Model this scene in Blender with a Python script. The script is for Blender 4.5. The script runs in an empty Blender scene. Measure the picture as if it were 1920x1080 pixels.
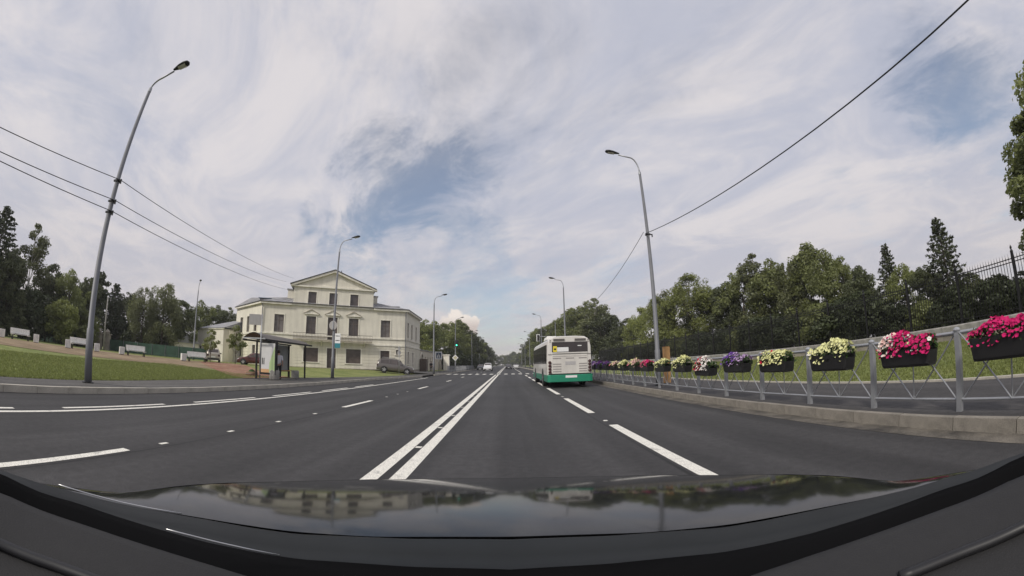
import bpy, bmesh, math, random
import numpy as np
from mathutils import Vector, Matrix
R = math.radians
rnd = random.Random(7)
scene = bpy.context.scene
col = scene.collection

# ------------------------------------------------------------------ camera
CAM_H = 1.35
PITCH, YAW, ROLL = 0.1918, 0.0139, 0.0150
K1, K3 = 1.3356, -0.0394                     # wide dash-camera lens: angle = K1 q + K3 q^3, q = pixel radius / 1000 in a 1920 frame
cd = bpy.data.cameras.new('dash_camera'); cam = bpy.data.objects.new('dash_camera', cd); col.objects.link(cam)
cp, sp, cy, sy = math.cos(PITCH), math.sin(PITCH), math.cos(YAW), math.sin(YAW)
fw = Vector((sy * cp, cy * cp, sp)); rt = Vector((cy, -sy, 0)); dn = fw.cross(rt)
c_, s_ = math.cos(ROLL), math.sin(ROLL)
rt2 = c_ * rt + s_ * dn; dn2 = -s_ * rt + c_ * dn
m = Matrix((rt2, -dn2, -fw)).transposed().to_4x4(); m.translation = (0, 0, CAM_H)
cam.matrix_world = m
cd.type = 'PANO'; cd.sensor_fit = 'HORIZONTAL'; cd.sensor_width = 36.0; cd.sensor_height = 20.25
cd.clip_start = 0.02; cd.clip_end = 5000
cc = cd
cc.panorama_type = 'FISHEYE_LENS_POLYNOMIAL'; cc.fisheye_fov = R(179)
u_ = 1920.0 / 36.0 / 1000.0
cc.fisheye_polynomial_k0 = 0.0; cc.fisheye_polynomial_k1 = -K1 * u_; cc.fisheye_polynomial_k2 = 0.0
cc.fisheye_polynomial_k3 = -K3 * u_ ** 3; cc.fisheye_polynomial_k4 = 0.0
scene.camera = cam
scene.render.engine = 'CYCLES'
scene.cycles.use_denoising = True
scene.cycles.max_bounces = 6; scene.cycles.transparent_max_bounces = 8
vs = scene.view_settings
vs.view_transform = 'Standard'; vs.look = 'None'; vs.gamma = 1; vs.use_curve_mapping = False
vs.exposure = 0.0

# ------------------------------------------------------------------ sun and sky
SUN_EL = R(40); sx_, sy_ = -0.52, -0.72
_n = math.hypot(sx_, sy_); sx_ /= _n; sy_ /= _n
to_sun = Vector((sx_ * math.cos(SUN_EL), sy_ * math.cos(SUN_EL), math.sin(SUN_EL)))
sd = bpy.data.lights.new('sun', 'SUN'); sd.energy = 2.5; sd.angle = R(8); sd.color = (1.0, 0.94, 0.84)
so = bpy.data.objects.new('sun', sd); col.objects.link(so); so.rotation_euler = to_sun.to_track_quat('Z', 'Y').to_euler()
world = bpy.data.worlds.new('World'); scene.world = world; world.use_nodes = True
wt = world.node_tree; wt.nodes.clear()
def WN(t, **k):
    n = wt.nodes.new(t)
    for a, v in k.items(): setattr(n, a, v)
    return n
def wl(a, b): wt.links.new(a, b)
def wmath(op, a, b=None, c=None, clamp=False):
    n = WN('ShaderNodeMath', operation=op, use_clamp=clamp)
    for i, v in enumerate((a, b, c)):
        if v is None: continue
        if isinstance(v, (int, float)): n.inputs[i].default_value = v
        else: wl(v, n.inputs[i])
    return n.outputs[0]
def wvec(op, a, b=None, out=0):
    n = WN('ShaderNodeVectorMath', operation=op)
    for i, v in enumerate((a, b)):
        if v is None: continue
        if isinstance(v, (tuple, Vector)): n.inputs[i].default_value = v
        else: wl(v, n.inputs[i])
    return n.outputs[out]
def wscale(a, s):
    n = WN('ShaderNodeVectorMath', operation='SCALE'); wl(a, n.inputs[0])
    if isinstance(s, (int, float)): n.inputs['Scale'].default_value = s
    else: wl(s, n.inputs['Scale'])
    return n.outputs[0]
def wrange(v, a, b, c=0.0, d=1.0):
    n = WN('ShaderNodeMapRange', interpolation_type='SMOOTHSTEP'); wl(v, n.inputs[0])
    for i, q in zip((1, 2, 3, 4), (a, b, c, d)): n.inputs[i].default_value = q
    return n.outputs[0]
def wnoise(vec, scale, detail=6, rough=0.55, dist=0.0):
    n = WN('ShaderNodeTexNoise'); wl(vec, n.inputs['Vector'])
    n.inputs['Scale'].default_value = scale; n.inputs['Detail'].default_value = detail
    n.inputs['Roughness'].default_value = rough; n.inputs['Distortion'].default_value = dist
    return n
def wmix(f, a, b):
    n = WN('ShaderNodeMix', data_type='RGBA')
    if isinstance(f, (int, float)): n.inputs[0].default_value = f
    else: wl(f, n.inputs[0])
    for i, v in ((6, a), (7, b)):
        if isinstance(v, tuple): n.inputs[i].default_value = (*v, 1)
        else: wl(v, n.inputs[i])
    return n.outputs[2]
tc = WN('ShaderNodeTexCoord'); dirv = tc.outputs['Generated']
sep = WN('ShaderNodeSeparateXYZ'); wl(dirv, sep.inputs[0]); zc = sep.outputs[2]
sky = WN('ShaderNodeTexSky', sky_type='NISHITA', sun_disc=False)
sky.sun_elevation = SUN_EL; sky.sun_rotation = math.atan2(to_sun.x, to_sun.y); sky.dust_density = 1.0; sky.air_density = 1.1; sky.ozone_density = 1.4
skyc = wscale(sky.outputs[0], 0.105)
zz = wmath('MAXIMUM', zc, 0.02)
inv = wmath('DIVIDE', 1.0, wmath('ADD', zz, 0.16))
plane = wscale(dirv, inv)
rot_ = WN('ShaderNodeVectorRotate', rotation_type='Z_AXIS'); wl(plane, rot_.inputs[0]); rot_.inputs['Angle'].default_value = R(-35)
stretch = wvec('MULTIPLY', rot_.outputs[0], (1.1, 0.68, 1.0))
warp = wnoise(stretch, 2.4, 9, 0.66, 0.5)
wdir = wvec('ADD', dirv, wscale(wvec('SUBTRACT', warp.outputs['Color'], (0.5, 0.5, 0.5)), 0.42))
n1 = wnoise(stretch, 1.3, 9, 0.58, 0.6).outputs[0]
n2 = wnoise(stretch, 4.5, 8, 0.62, 0.9).outputs[0]
cover = wmath('ADD', wmath('MULTIPLY', wmath('SUBTRACT', n1, 0.5), 1.3), wmath('MULTIPLY', wmath('SUBTRACT', n2, 0.5), 0.75))
cover = wmath('ADD', cover, 0.86)
# openings in the cirrus (direction, angular radius, depth)
for d, a, w in (((-0.275, 0.86, 0.43), 0.15, 1.0), ((-0.14, 0.895, 0.415), 0.14, 0.7), ((-0.37, 0.875, 0.31), 0.11, 0.75), ((-0.10, 0.81, 0.575), 0.16, 0.32),
                ((-0.19, 0.70, 0.69), 0.24, 0.22), ((-0.02, 0.735, 0.68), 0.20, 0.24), ((-0.64, 0.70, 0.315), 0.06, 0.40), ((-0.56, 0.765, 0.313), 0.05, 0.35),
                ((-0.80, 0.36, 0.48), 0.16, 0.35), ((0.88, 0.24, 0.41), 0.20, 0.70), ((0.82, 0.30, 0.49), 0.17, 0.45), ((0.76, 0.59, 0.265), 0.09, 0.35),
                ((-0.05, 0.985, 0.16), 0.20, 0.65), ((-0.33, 0.93, 0.17), 0.12, 0.40), ((0.28, 0.94, 0.19), 0.10, 0.3), ((-0.5, -0.6, 0.6), 0.25, 0.5), ((0.5, -0.5, 0.7), 0.3, 0.5)):
    dv = Vector(d).normalized()
    dist = wvec('LENGTH', wvec('SUBTRACT', wdir, tuple(dv)), None, 1)
    cover = wmath('SUBTRACT', cover, wmath('MULTIPLY', wrange(dist, a * 0.1, a * 1.35, 1.0, 0.0), w))
alpha = wrange(cover, -0.25, 0.85, 0.26, 0.96)
shade = wnoise(stretch, 1.7, 8, 0.62, 0.8).outputs[0]
cloudc = wmix(wrange(shade, 0.35, 0.65), (0.53, 0.545, 0.635), (0.75, 0.715, 0.73))
low = wrange(zc, 0.0, 0.45)
cloudc = wmix(low, wmix(0.55, cloudc, (0.60, 0.545, 0.54)), cloudc)
cf = wmix(alpha, skyc, cloudc)
# small cumulus over the far end of the road
cum = None
for d, a in (((-0.128, 0.985, 0.118), 0.022), ((-0.105, 0.988, 0.110), 0.020), ((-0.083, 0.990, 0.108), 0.017), ((-0.14, 0.985, 0.098), 0.03), ((-0.10, 0.985, 0.092), 0.03)):
    dist = wvec('LENGTH', wvec('SUBTRACT', wvec('ADD', dirv, wscale(wvec('SUBTRACT', wnoise(dirv, 60, 4, 0.6).outputs['Color'], (0.5, 0.5, 0.5)), 0.025)), tuple(Vector(d).normalized())), None, 1)
    g = wrange(dist, a * 0.75, a * 1.1, 1.0, 0.0)
    cum = g if cum is None else wmath('MAXIMUM', cum, g)
cf = wmix(wmath('MULTIPLY', cum, 0.85), cf, wmix(wrange(zc, 0.09, 0.125), (0.62, 0.52, 0.47), (0.93, 0.84, 0.76)))
bg = WN('ShaderNodeBackground'); wl(cf, bg.inputs[0]); bg.inputs[1].default_value = 1.0
wo = WN('ShaderNodeOutputWorld'); wl(bg.outputs[0], wo.inputs[0])

# ------------------------------------------------------------------ materials
MATS = {}
def pm(name, c, rough=0.6, var=0.15, scale=6.0, bump=0.0, metal=0.0, spec=0.5, coat=0.0, fine=0.0, streak=0.0, emit=None, alpha=None):
    if name in MATS: return MATS[name]
    M = bpy.data.materials.new(name); M.use_nodes = True; nt = M.node_tree
    b = nt.nodes['Principled BSDF']
    b.inputs['Roughness'].default_value = rough; b.inputs['Metallic'].default_value = metal
    b.inputs['Specular IOR Level'].default_value = spec; b.inputs['Coat Weight'].default_value = coat; b.inputs['Coat Roughness'].default_value = 0.04
    t = nt.nodes.new('ShaderNodeTexCoord')
    n = nt.nodes.new('ShaderNodeTexNoise'); n.inputs['Scale'].default_value = scale; n.inputs['Detail'].default_value = 8; n.inputs['Roughness'].default_value = 0.6
    nt.links.new(t.outputs['Object'], n.inputs['Vector'])
    mr = nt.nodes.new('ShaderNodeMapRange'); mr.inputs[1].default_value = 0.3; mr.inputs[2].default_value = 0.7
    mr.inputs[3].default_value = 1 - var; mr.inputs[4].default_value = 1 + var
    nt.links.new(n.outputs[0], mr.inputs[0]); fac = mr.outputs[0]
    def extra(sc, amt, stretchv):
        nonlocal fac
        mp = nt.nodes.new('ShaderNodeMapping'); mp.inputs['Scale'].default_value = stretchv
        nt.links.new(t.outputs['Object'], mp.inputs[0])
        n2 = nt.nodes.new('ShaderNodeTexNoise'); n2.inputs['Scale'].default_value = sc; n2.inputs['Detail'].default_value = 6
        nt.links.new(mp.outputs[0], n2.inputs['Vector'])
        m2 = nt.nodes.new('ShaderNodeMapRange'); m2.inputs[1].default_value = 0.35; m2.inputs[2].default_value = 0.65
        m2.inputs[3].default_value = 1 - amt; m2.inputs[4].default_value = 1 + amt * 0.5
        nt.links.new(n2.outputs[0], m2.inputs[0])
        mm = nt.nodes.new('ShaderNodeMath'); mm.operation = 'MULTIPLY'
        nt.links.new(fac, mm.inputs[0]); nt.links.new(m2.outputs[0], mm.inputs[1]); fac = mm.outputs[0]
    if fine: extra(70.0, fine, (1, 1, 1)); extra(9.0, fine * 0.35, (1, 1, 1))
    if streak: extra(2.2, streak, (1, 1, 0.12))
    vm = nt.nodes.new('ShaderNodeVectorMath'); vm.operation = 'SCALE'; vm.inputs[0].default_value = c
    nt.links.new(fac, vm.inputs['Scale']); nt.links.new(vm.outputs[0], b.inputs['Base Color'])
    if bump:
        bp = nt.nodes.new('ShaderNodeBump'); bp.inputs['Strength'].default_value = bump; bp.inputs['Distance'].default_value = 0.02
        nb = nt.nodes.new('ShaderNodeTexNoise'); nb.inputs['Scale'].default_value = scale * 8; nb.inputs['Detail'].default_value = 5
        nt.links.new(t.outputs['Object'], nb.inputs['Vector']); nt.links.new(nb.outputs[0], bp.inputs['Height']); nt.links.new(bp.outputs[0], b.inputs['Normal'])
    if emit:
        b.inputs['Emission Color'].default_value = (*emit[:3], 1); b.inputs['Emission Strength'].default_value = emit[3]
    MATS[name] = M
    return M
def leafmat(name, c, trans=0.35, var=0.45):
    M = bpy.data.materials.new(name); M.use_nodes = True; nt = M.node_tree; nt.nodes.clear()
    out = nt.nodes.new('ShaderNodeOutputMaterial')
    geo = nt.nodes.new('ShaderNodeNewGeometry'); oi = nt.nodes.new('ShaderNodeObjectInfo')
    t = nt.nodes.new('ShaderNodeTexCoord'); n = nt.nodes.new('ShaderNodeTexNoise'); n.inputs['Scale'].default_value = 5; n.inputs['Detail'].default_value = 3
    nt.links.new(t.outputs['Object'], n.inputs['Vector'])
    def ma(op, a, b):
        q = nt.nodes.new('ShaderNodeMath'); q.operation = op
        for i, v in enumerate((a, b)):
            if isinstance(v, (int, float)): q.inputs[i].default_value = v
            else: nt.links.new(v, q.inputs[i])
        return q.outputs[0]
    f = ma('ADD', 1 - var * 0.75, ma('MULTIPLY', geo.outputs['Random Per Island'], var))
    f = ma('MULTIPLY', f, ma('ADD', 0.45, ma('MULTIPLY', n.outputs[0], 1.1)))
    f = ma('MULTIPLY', f, ma('ADD', 0.8, ma('MULTIPLY', oi.outputs['Random'], 0.4)))
    vm = nt.nodes.new('ShaderNodeVectorMath'); vm.operation = 'SCALE'; vm.inputs[0].default_value = c; nt.links.new(f, vm.inputs['Scale'])
    d = nt.nodes.new('ShaderNodeBsdfDiffuse'); tr = nt.nodes.new('ShaderNodeBsdfTranslucent'); g = nt.nodes.new('ShaderNodeBsdfGlossy')
    g.inputs['Roughness'].default_value = 0.45; g.inputs['Color'].default_value = (0.6, 0.65, 0.6, 1)
    nt.links.new(vm.outputs[0], d.inputs[0]); nt.links.new(vm.outputs[0], tr.inputs[0])
    mx = nt.nodes.new('ShaderNodeMixShader'); mx.inputs[0].default_value = trans
    nt.links.new(d.outputs[0], mx.inputs[1]); nt.links.new(tr.outputs[0], mx.inputs[2])
    m2 = nt.nodes.new('ShaderNodeMixShader'); m2.inputs[0].default_value = 0.03
    nt.links.new(mx.outputs[0], m2.inputs[1]); nt.links.new(g.outputs[0], m2.inputs[2]); nt.links.new(m2.outputs[0], out.inputs[0])
    MATS[name] = M
    return M
def asphalt(name, c, wear=()):
    """asphalt: aggregate speckle, faint patches and darker wheel tracks along the road"""
    M = pm(name, c, 0.75, 0.16, 0.35, bump=0.35, spec=0.35, fine=0.50)
    nt = M.node_tree; b = nt.nodes['Principled BSDF']
    src = b.inputs['Base Color'].links[0].from_socket
    t0 = nt.nodes.new('ShaderNodeTexCoord'); mp = nt.nodes.new('ShaderNodeMapping'); mp.inputs['Scale'].default_value = (2.6, 0.07, 1); nt.links.new(t0.outputs['Object'], mp.inputs[0])
    ns = nt.nodes.new('ShaderNodeTexNoise'); ns.inputs['Scale'].default_value = 1.0; ns.inputs['Detail'].default_value = 7; nt.links.new(mp.outputs[0], ns.inputs['Vector'])
    rs_ = nt.nodes.new('ShaderNodeMapRange'); rs_.inputs[1].default_value = 0.3; rs_.inputs[2].default_value = 0.7; rs_.inputs[3].default_value = 0.80; rs_.inputs[4].default_value = 1.2; nt.links.new(ns.outputs[0], rs_.inputs[0])
    vs0 = nt.nodes.new('ShaderNodeVectorMath'); vs0.operation = 'SCALE'; nt.links.new(src, vs0.inputs[0]); nt.links.new(rs_.outputs[0], vs0.inputs['Scale']); src = vs0.outputs[0]; nt.links.new(src, b.inputs['Base Color'])
    if wear:
        t = nt.nodes.new('ShaderNodeTexCoord'); s = nt.nodes.new('ShaderNodeSeparateXYZ'); nt.links.new(t.outputs['Object'], s.inputs[0])
        nz = nt.nodes.new('ShaderNodeTexNoise'); nz.inputs['Scale'].default_value = 0.25; nt.links.new(t.outputs['Object'], nz.inputs['Vector'])
        acc = None
        for x, w, a in wear:
            q = nt.nodes.new('ShaderNodeMath'); q.operation = 'SUBTRACT'; nt.links.new(s.outputs[0], q.inputs[0]); q.inputs[1].default_value = x
            q2 = nt.nodes.new('ShaderNodeMath'); q2.operation = 'ABSOLUTE'; nt.links.new(q.outputs[0], q2.inputs[0])
            r = nt.nodes.new('ShaderNodeMapRange'); r.interpolation_type = 'SMOOTHSTEP'; nt.links.new(q2.outputs[0], r.inputs[0])
            r.inputs[1].default_value = w * 0.2; r.inputs[2].default_value = w; r.inputs[3].default_value = a; r.inputs[4].default_value = 0
            if acc is None: acc = r.outputs[0]
            else:
                ad = nt.nodes.new('ShaderNodeMath'); ad.operation = 'ADD'; nt.links.new(acc, ad.inputs[0]); nt.links.new(r.outputs[0], ad.inputs[1]); acc = ad.outputs[0]
        ml = nt.nodes.new('ShaderNodeMath'); ml.operation = 'MULTIPLY_ADD'; nt.links.new(acc, ml.inputs[0]); nt.links.new(nz.outputs[0], ml.inputs[1]); ml.inputs[2].default_value = 1.0
        v = nt.nodes.new('ShaderNodeVectorMath'); v.operation = 'SCALE'; nt.links.new(src, v.inputs[0]); nt.links.new(ml.outputs[0], v.inputs['Scale'])
        nt.links.new(v.outputs[0], b.inputs['Base Color'])
    return M
def twotone(name, c1, c2, scale, rough=0.8, lo=0.4, hi=0.6, bump=0.3, fine=60):
    M = bpy.data.materials.new(name); M.use_nodes = True; nt = M.node_tree; b = nt.nodes['Principled BSDF']
    b.inputs['Roughness'].default_value = rough; b.inputs['Specular IOR Level'].default_value = 0.2
    t = nt.nodes.new('ShaderNodeTexCoord'); n = nt.nodes.new('ShaderNodeTexNoise'); n.inputs['Scale'].default_value = scale; n.inputs['Detail'].default_value = 9; n.inputs['Roughness'].default_value = 0.65
    nt.links.new(t.outputs['Object'], n.inputs['Vector'])
    r = nt.nodes.new('ShaderNodeMapRange'); r.inputs[1].default_value = lo; r.inputs[2].default_value = hi; nt.links.new(n.outputs[0], r.inputs[0])
    mx = nt.nodes.new('ShaderNodeMix'); mx.data_type = 'RGBA'; mx.inputs[6].default_value = (*c1, 1); mx.inputs[7].default_value = (*c2, 1); nt.links.new(r.outputs[0], mx.inputs[0])
    n2 = nt.nodes.new('ShaderNodeTexNoise'); n2.inputs['Scale'].default_value = fine; n2.inputs['Detail'].default_value = 4; nt.links.new(t.outputs['Object'], n2.inputs['Vector'])
    r2 = nt.nodes.new('ShaderNodeMapRange'); r2.inputs[1].default_value = 0.3; r2.inputs[2].default_value = 0.7; r2.inputs[3].default_value = 0.6; r2.inputs[4].default_value = 1.4; nt.links.new(n2.outputs[0], r2.inputs[0])
    v = nt.nodes.new('ShaderNodeVectorMath'); v.operation = 'SCALE'; nt.links.new(mx.outputs[2], v.inputs[0]); nt.links.new(r2.outputs[0], v.inputs['Scale'])
    nt.links.new(v.outputs[0], b.inputs['Base Color'])
    bp = nt.nodes.new('ShaderNodeBump'); bp.inputs['Strength'].default_value = bump; bp.inputs['Distance'].default_value = 0.05
    nt.links.new(n2.outputs[0], bp.inputs['Height']); nt.links.new(bp.outputs[0], b.inputs['Normal'])
    MATS[name] = M
    return M
M_road = asphalt('road_asphalt', (0.047, 0.0455, 0.0465), [(-2.55, 0.6, 0.5), (-4.1, 0.6, 0.5), (-0.65, 0.6, 0.5), (1.2, 0.6, 0.5), (3.1, 0.6, 0.45), (4.6, 0.6, 0.4), (-6.0, 0.6, 0.35), (-7.4, 0.6, 0.35), (2.04, 0.045, -1.0), (-4.78, 0.045, -0.9), (-1.44, 0.10, -0.5), (-8.0, 0.05, -0.7)])
M_walk = asphalt('pavement_asphalt', (0.105, 0.10, 0.094))
M_path = asphalt('footpath_asphalt', (0.070, 0.066, 0.066))
M_paint = twotone('road_paint', (0.34, 0.33, 0.31), (0.74, 0.72, 0.655), 4.0, 0.65, 0.28, 0.44, 0.15, 70)
M_kerb = pm('kerb_concrete', (0.25, 0.228, 0.195), 0.85, 0.32, 1.3, bump=0.4, fine=0.25)
M_dust = twotone('gutter_dust', (0.06, 0.056, 0.052), (0.19, 0.172, 0.145), 1.6, lo=0.35, hi=0.65)
M_grass = twotone('lawn_grass', (0.155, 0.188, 0.057), (0.228, 0.245, 0.088), 0.45, bump=0.35, fine=14)
M_ground = twotone('earth', (0.05, 0.055, 0.03), (0.09, 0.085, 0.05), 0.05)
M_brick = twotone('red_paving', (0.23, 0.115, 0.075), (0.31, 0.19, 0.13), 0.5, fine=5)
M_sand = twotone('sand_path', (0.22, 0.165, 0.105), (0.31, 0.235, 0.155), 0.4)
M_plaster = pm('cream_plaster', (0.71, 0.68, 0.59), 0.9, 0.09, 0.45, bump=0.12, spec=0.15, streak=0.09)
M_trim = pm('pale_trim', (0.77, 0.74, 0.65), 0.85, 0.08, 1.0, spec=0.2, streak=0.12)
M_rust = pm('rusticated_plaster', (0.70, 0.665, 0.56), 0.9, 0.07, 0.8, bump=0.12, spec=0.15, streak=0.08)
M_grime = pm('grimy_plaster', (0.40, 0.365, 0.30), 0.9, 0.2, 0.8, bump=0.2, spec=0.15, streak=0.2)
M_glassd = pm('dark_window', (0.075, 0.062, 0.060), 0.18, 0.3, 1.5, spec=0.6)
M_frame = pm('brown_frame', (0.10, 0.075, 0.06), 0.5, 0.1)
M_metalroof = pm('roof_metal', (0.27, 0.27, 0.285), 0.65, 0.2, 1.2, metal=0.0, streak=0.1)
M_blueroof = pm('blue_roof_metal', (0.15, 0.20, 0.26), 0.45, 0.2, 1.2, metal=0.3)
M_roofedge = pm('dark_roof_edge', (0.05, 0.05, 0.055), 0.5, 0.1)
M_galv = pm('galvanised_steel', (0.36, 0.37, 0.39), 0.45, 0.12, 3.0, metal=0.55)
M_grey = pm('grey_paint_steel', (0.155, 0.16, 0.175), 0.55, 0.1, 3.0, metal=0.15)
M_white = pm('white_paint', (0.78, 0.77, 0.74), 0.5, 0.06, 4.0)
M_black = pm('black_plastic', (0.016, 0.016, 0.017), 0.42, 0.2, 4.0)
M_darksteel = pm('dark_steel', (0.018, 0.018, 0.019), 0.45, 0.2, 4.0, metal=0.4)
M_rubber = pm('rubber', (0.018, 0.018, 0.018), 0.8, 0.2, 4.0)
M_rim = pm('alloy_rim', (0.55, 0.55, 0.56), 0.3, 0.1, 4.0, metal=0.8)
M_bark = pm('bark', (0.075, 0.058, 0.042), 0.9, 0.35, 9.0, bump=0.5)
M_birch = pm('birch_bark', (0.42, 0.40, 0.36), 0.85, 0.5, 9.0)
M_wood = pm('weathered_wood', (0.42, 0.24, 0.10), 0.75, 0.25, 4.0)
M_glasspane = pm('shelter_glass', (0.30, 0.32, 0.32), 0.08, 0.1, 2.0)
M_concrete = pm('concrete', (0.27, 0.26, 0.24), 0.9, 0.25, 5.0, bump=0.4)
M_stone = pm('plinth_stone', (0.26, 0.235, 0.20), 0.9, 0.25, 1.5, bump=0.4)
M_net = pm('green_mesh', (0.022, 0.060, 0.040), 0.8, 0.3, 1.2, streak=0.2)
M_lampglass = pm('lamp_glass', (0.55, 0.54, 0.50), 0.2, 0.05)
M_soil = pm('soil', (0.05, 0.038, 0.028), 0.95, 0.3, 20)
L_green = leafmat('leaf_green', (0.22, 0.245, 0.09), 0.5, 0.35); L_dark = leafmat('leaf_dark', (0.115, 0.130, 0.062), 0.45, 0.35); L_light = leafmat('leaf_light', (0.28, 0.31, 0.10), 0.5, 0.35)
L_willow = leafmat('leaf_willow', (0.195, 0.210, 0.100), 0.5, 0.35); L_spruce = leafmat('needle', (0.095, 0.110, 0.060), 0.25); L_blade = leafmat('grass_blade', (0.25, 0.283, 0.095), 0.4)
L_shaded = leafmat('leaf_shaded', (0.062, 0.075, 0.036), 0.3, 0.35)  # dark leaf colour that paints the undergrowth's shade into the shrubs
L_box = leafmat('flower_leaf', (0.055, 0.10, 0.03), 0.25)

# ------------------------------------------------------------------ mesh helpers
class MB:
    def __init__(s): s.v = []; s.f = []; s.mi = []
    def add(s, vs_, fs, mi=0):
        o = len(s.v); s.v += [tuple(p) for p in vs_]; s.f += [tuple(i + o for i in f) for f in fs]; s.mi += [mi] * len(fs); return s
    def box(s, x0, x1, y0, y1, z0, z1, mi=0):
        return s.add([(x0, y0, z0), (x1, y0, z0), (x1, y1, z0), (x0, y1, z0), (x0, y0, z1), (x1, y0, z1), (x1, y1, z1), (x0, y1, z1)],
                     [(0, 3, 2, 1), (4, 5, 6, 7), (0, 1, 5, 4), (1, 2, 6, 5), (2, 3, 7, 6), (3, 0, 4, 7)], mi)
    def tube(s, pts, rad, n=8, mi=0, cap=True):
        pts = [Vector(p) for p in pts]
        if isinstance(rad, (int, float)): rad = [rad] * len(pts)
        vs_, fs = [], []
        ref = None
        for i, p in enumerate(pts):
            t = (pts[min(i + 1, len(pts) - 1)] - pts[max(i - 1, 0)]).normalized()
            if ref is None: ref = t.orthogonal().normalized()
            ref = (ref - t * ref.dot(t)).normalized(); b = t.cross(ref)
            for k in range(n):
                a = 2 * math.pi * k / n; vs_.append(p + (ref * math.cos(a) + b * math.sin(a)) * rad[i])
        for i in range(len(pts) - 1):
            for k in range(n):
                k2 = (k + 1) % n; fs.append((i * n + k, i * n + k2, (i + 1) * n + k2, (i + 1) * n + k))
        if cap: fs += [tuple(range(n))[::-1], tuple((len(pts) - 1) * n + k for k in range(n))]
        return s.add(vs_, fs, mi)
    def prism(s, poly, a0, a1, axis='z', mi=0):
        n = len(poly)
        def P(p, a): return {'z': (p[0], p[1], a), 'y': (p[0], a, p[1]), 'x': (a, p[0], p[1])}[axis]
        vs_ = [P(p, a0) for p in poly] + [P(p, a1) for p in poly]
        return s.add(vs_, [tuple(range(n))[::-1], tuple(range(n, 2 * n))] + [(i, (i + 1) % n, n + (i + 1) % n, n + i) for i in range(n)], mi)
    def lathe(s, prof, c=(0, 0, 0), n=16, axis='z', mi=0):
        vs_, fs = [], []
        for r, h in prof:
            for k in range(n):
                a = 2 * math.pi * k / n; q = (r * math.cos(a), r * math.sin(a), h)
                if axis == 'x': q = (h, r * math.cos(a), r * math.sin(a))
                if axis == 'y': q = (r * math.cos(a), h, r * math.sin(a))
                vs_.append((q[0] + c[0], q[1] + c[1], q[2] + c[2]))
        for i in range(len(prof) - 1):
            for k in range(n):
                k2 = (k + 1) % n; fs.append((i * n + k, i * n + k2, (i + 1) * n + k2, (i + 1) * n + k))
        fs += [tuple(range(n))[::-1], tuple((len(prof) - 1) * n + k for k in range(n))]
        return s.add(vs_, fs, mi)
    def grid(s, rows, mi=0):
        nr, nc = len(rows), len(rows[0])
        return s.add([p for r in rows for p in r], [(i * nc + j, i * nc + j + 1, (i + 1) * nc + j + 1, (i + 1) * nc + j) for i in range(nr - 1) for j in range(nc - 1)], mi)
    def mesh(s, name, mats, smooth=False):
        me = bpy.data.meshes.new(name); me.from_pydata(s.v, [], s.f)
        for q in (mats if isinstance(mats, (list, tuple)) else [mats]): me.materials.append(q)
        if max(s.mi, default=0): me.polygons.foreach_set('material_index', s.mi)
        if smooth: me.polygons.foreach_set('use_smooth', [True] * len(me.polygons))
        me.validate(); me.update()
        bm = bmesh.new(); bm.from_mesh(me); bmesh.ops.recalc_face_normals(bm, faces=bm.faces); bm.to_mesh(me); bm.free()
        return me
    def build(s, name, mats, parent=None, smooth=False, bevel=0.0, auto=None):
        o = bpy.data.objects.new(name, s.mesh(name, mats, smooth)); col.objects.link(o)
        if parent: o.parent = parent
        if bevel:
            b = o.modifiers.new('bevel', 'BEVEL'); b.width = bevel; b.segments = 2; b.limit_method = 'ANGLE'
        return o
def tag(o, label=None, cat=None, group=None, kind=None):
    if label: o['label'] = label
    if cat: o['category'] = cat
    if group: o['group'] = group
    if kind: o['kind'] = kind
    return o
def thing(name, label, cat, loc=(0, 0, 0), rz=0.0, group=None):
    o = bpy.data.objects.new(name, None); col.objects.link(o); o.location = loc; o.rotation_euler = (0, 0, rz); o.empty_display_size = 0.2
    return tag(o, label, cat, group)
def inst(name, me, parent=None, loc=(0, 0, 0), rz=0.0, sc=None):
    o = bpy.data.objects.new(name, me); col.objects.link(o); o.location = loc; o.rotation_euler = (0, 0, rz)
    if sc is not None: o.scale = sc if isinstance(sc, tuple) else (sc, sc, sc)
    if parent: o.parent = parent
    return o
def copy_tree(o, parent=None):
    c = o.copy(); col.objects.link(c); c.parent = parent
    for ch in o.children: copy_tree(ch, c)
    return c
def struct(name, mb, mats, smooth=False): return tag(mb.build(name, mats, None, smooth), kind='structure')
def polar(az, d): return d * math.sin(R(az)), d * math.cos(R(az))
ORD = ['first', 'second', 'third', 'fourth', 'fifth', 'sixth', 'seventh', 'eighth', 'ninth', 'tenth', 'eleventh', 'twelfth', 'thirteenth', 'fourteenth', 'fifteenth', 'sixteenth',
       'seventeenth', 'eighteenth', 'nineteenth', 'twentieth', 'twenty-first', 'twenty-second', 'twenty-third', 'twenty-fourth', 'twenty-fifth', 'twenty-sixth', 'twenty-seventh', 'twenty-eighth', 'twenty-ninth', 'thirtieth', 'thirty-first', 'thirty-second']

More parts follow.
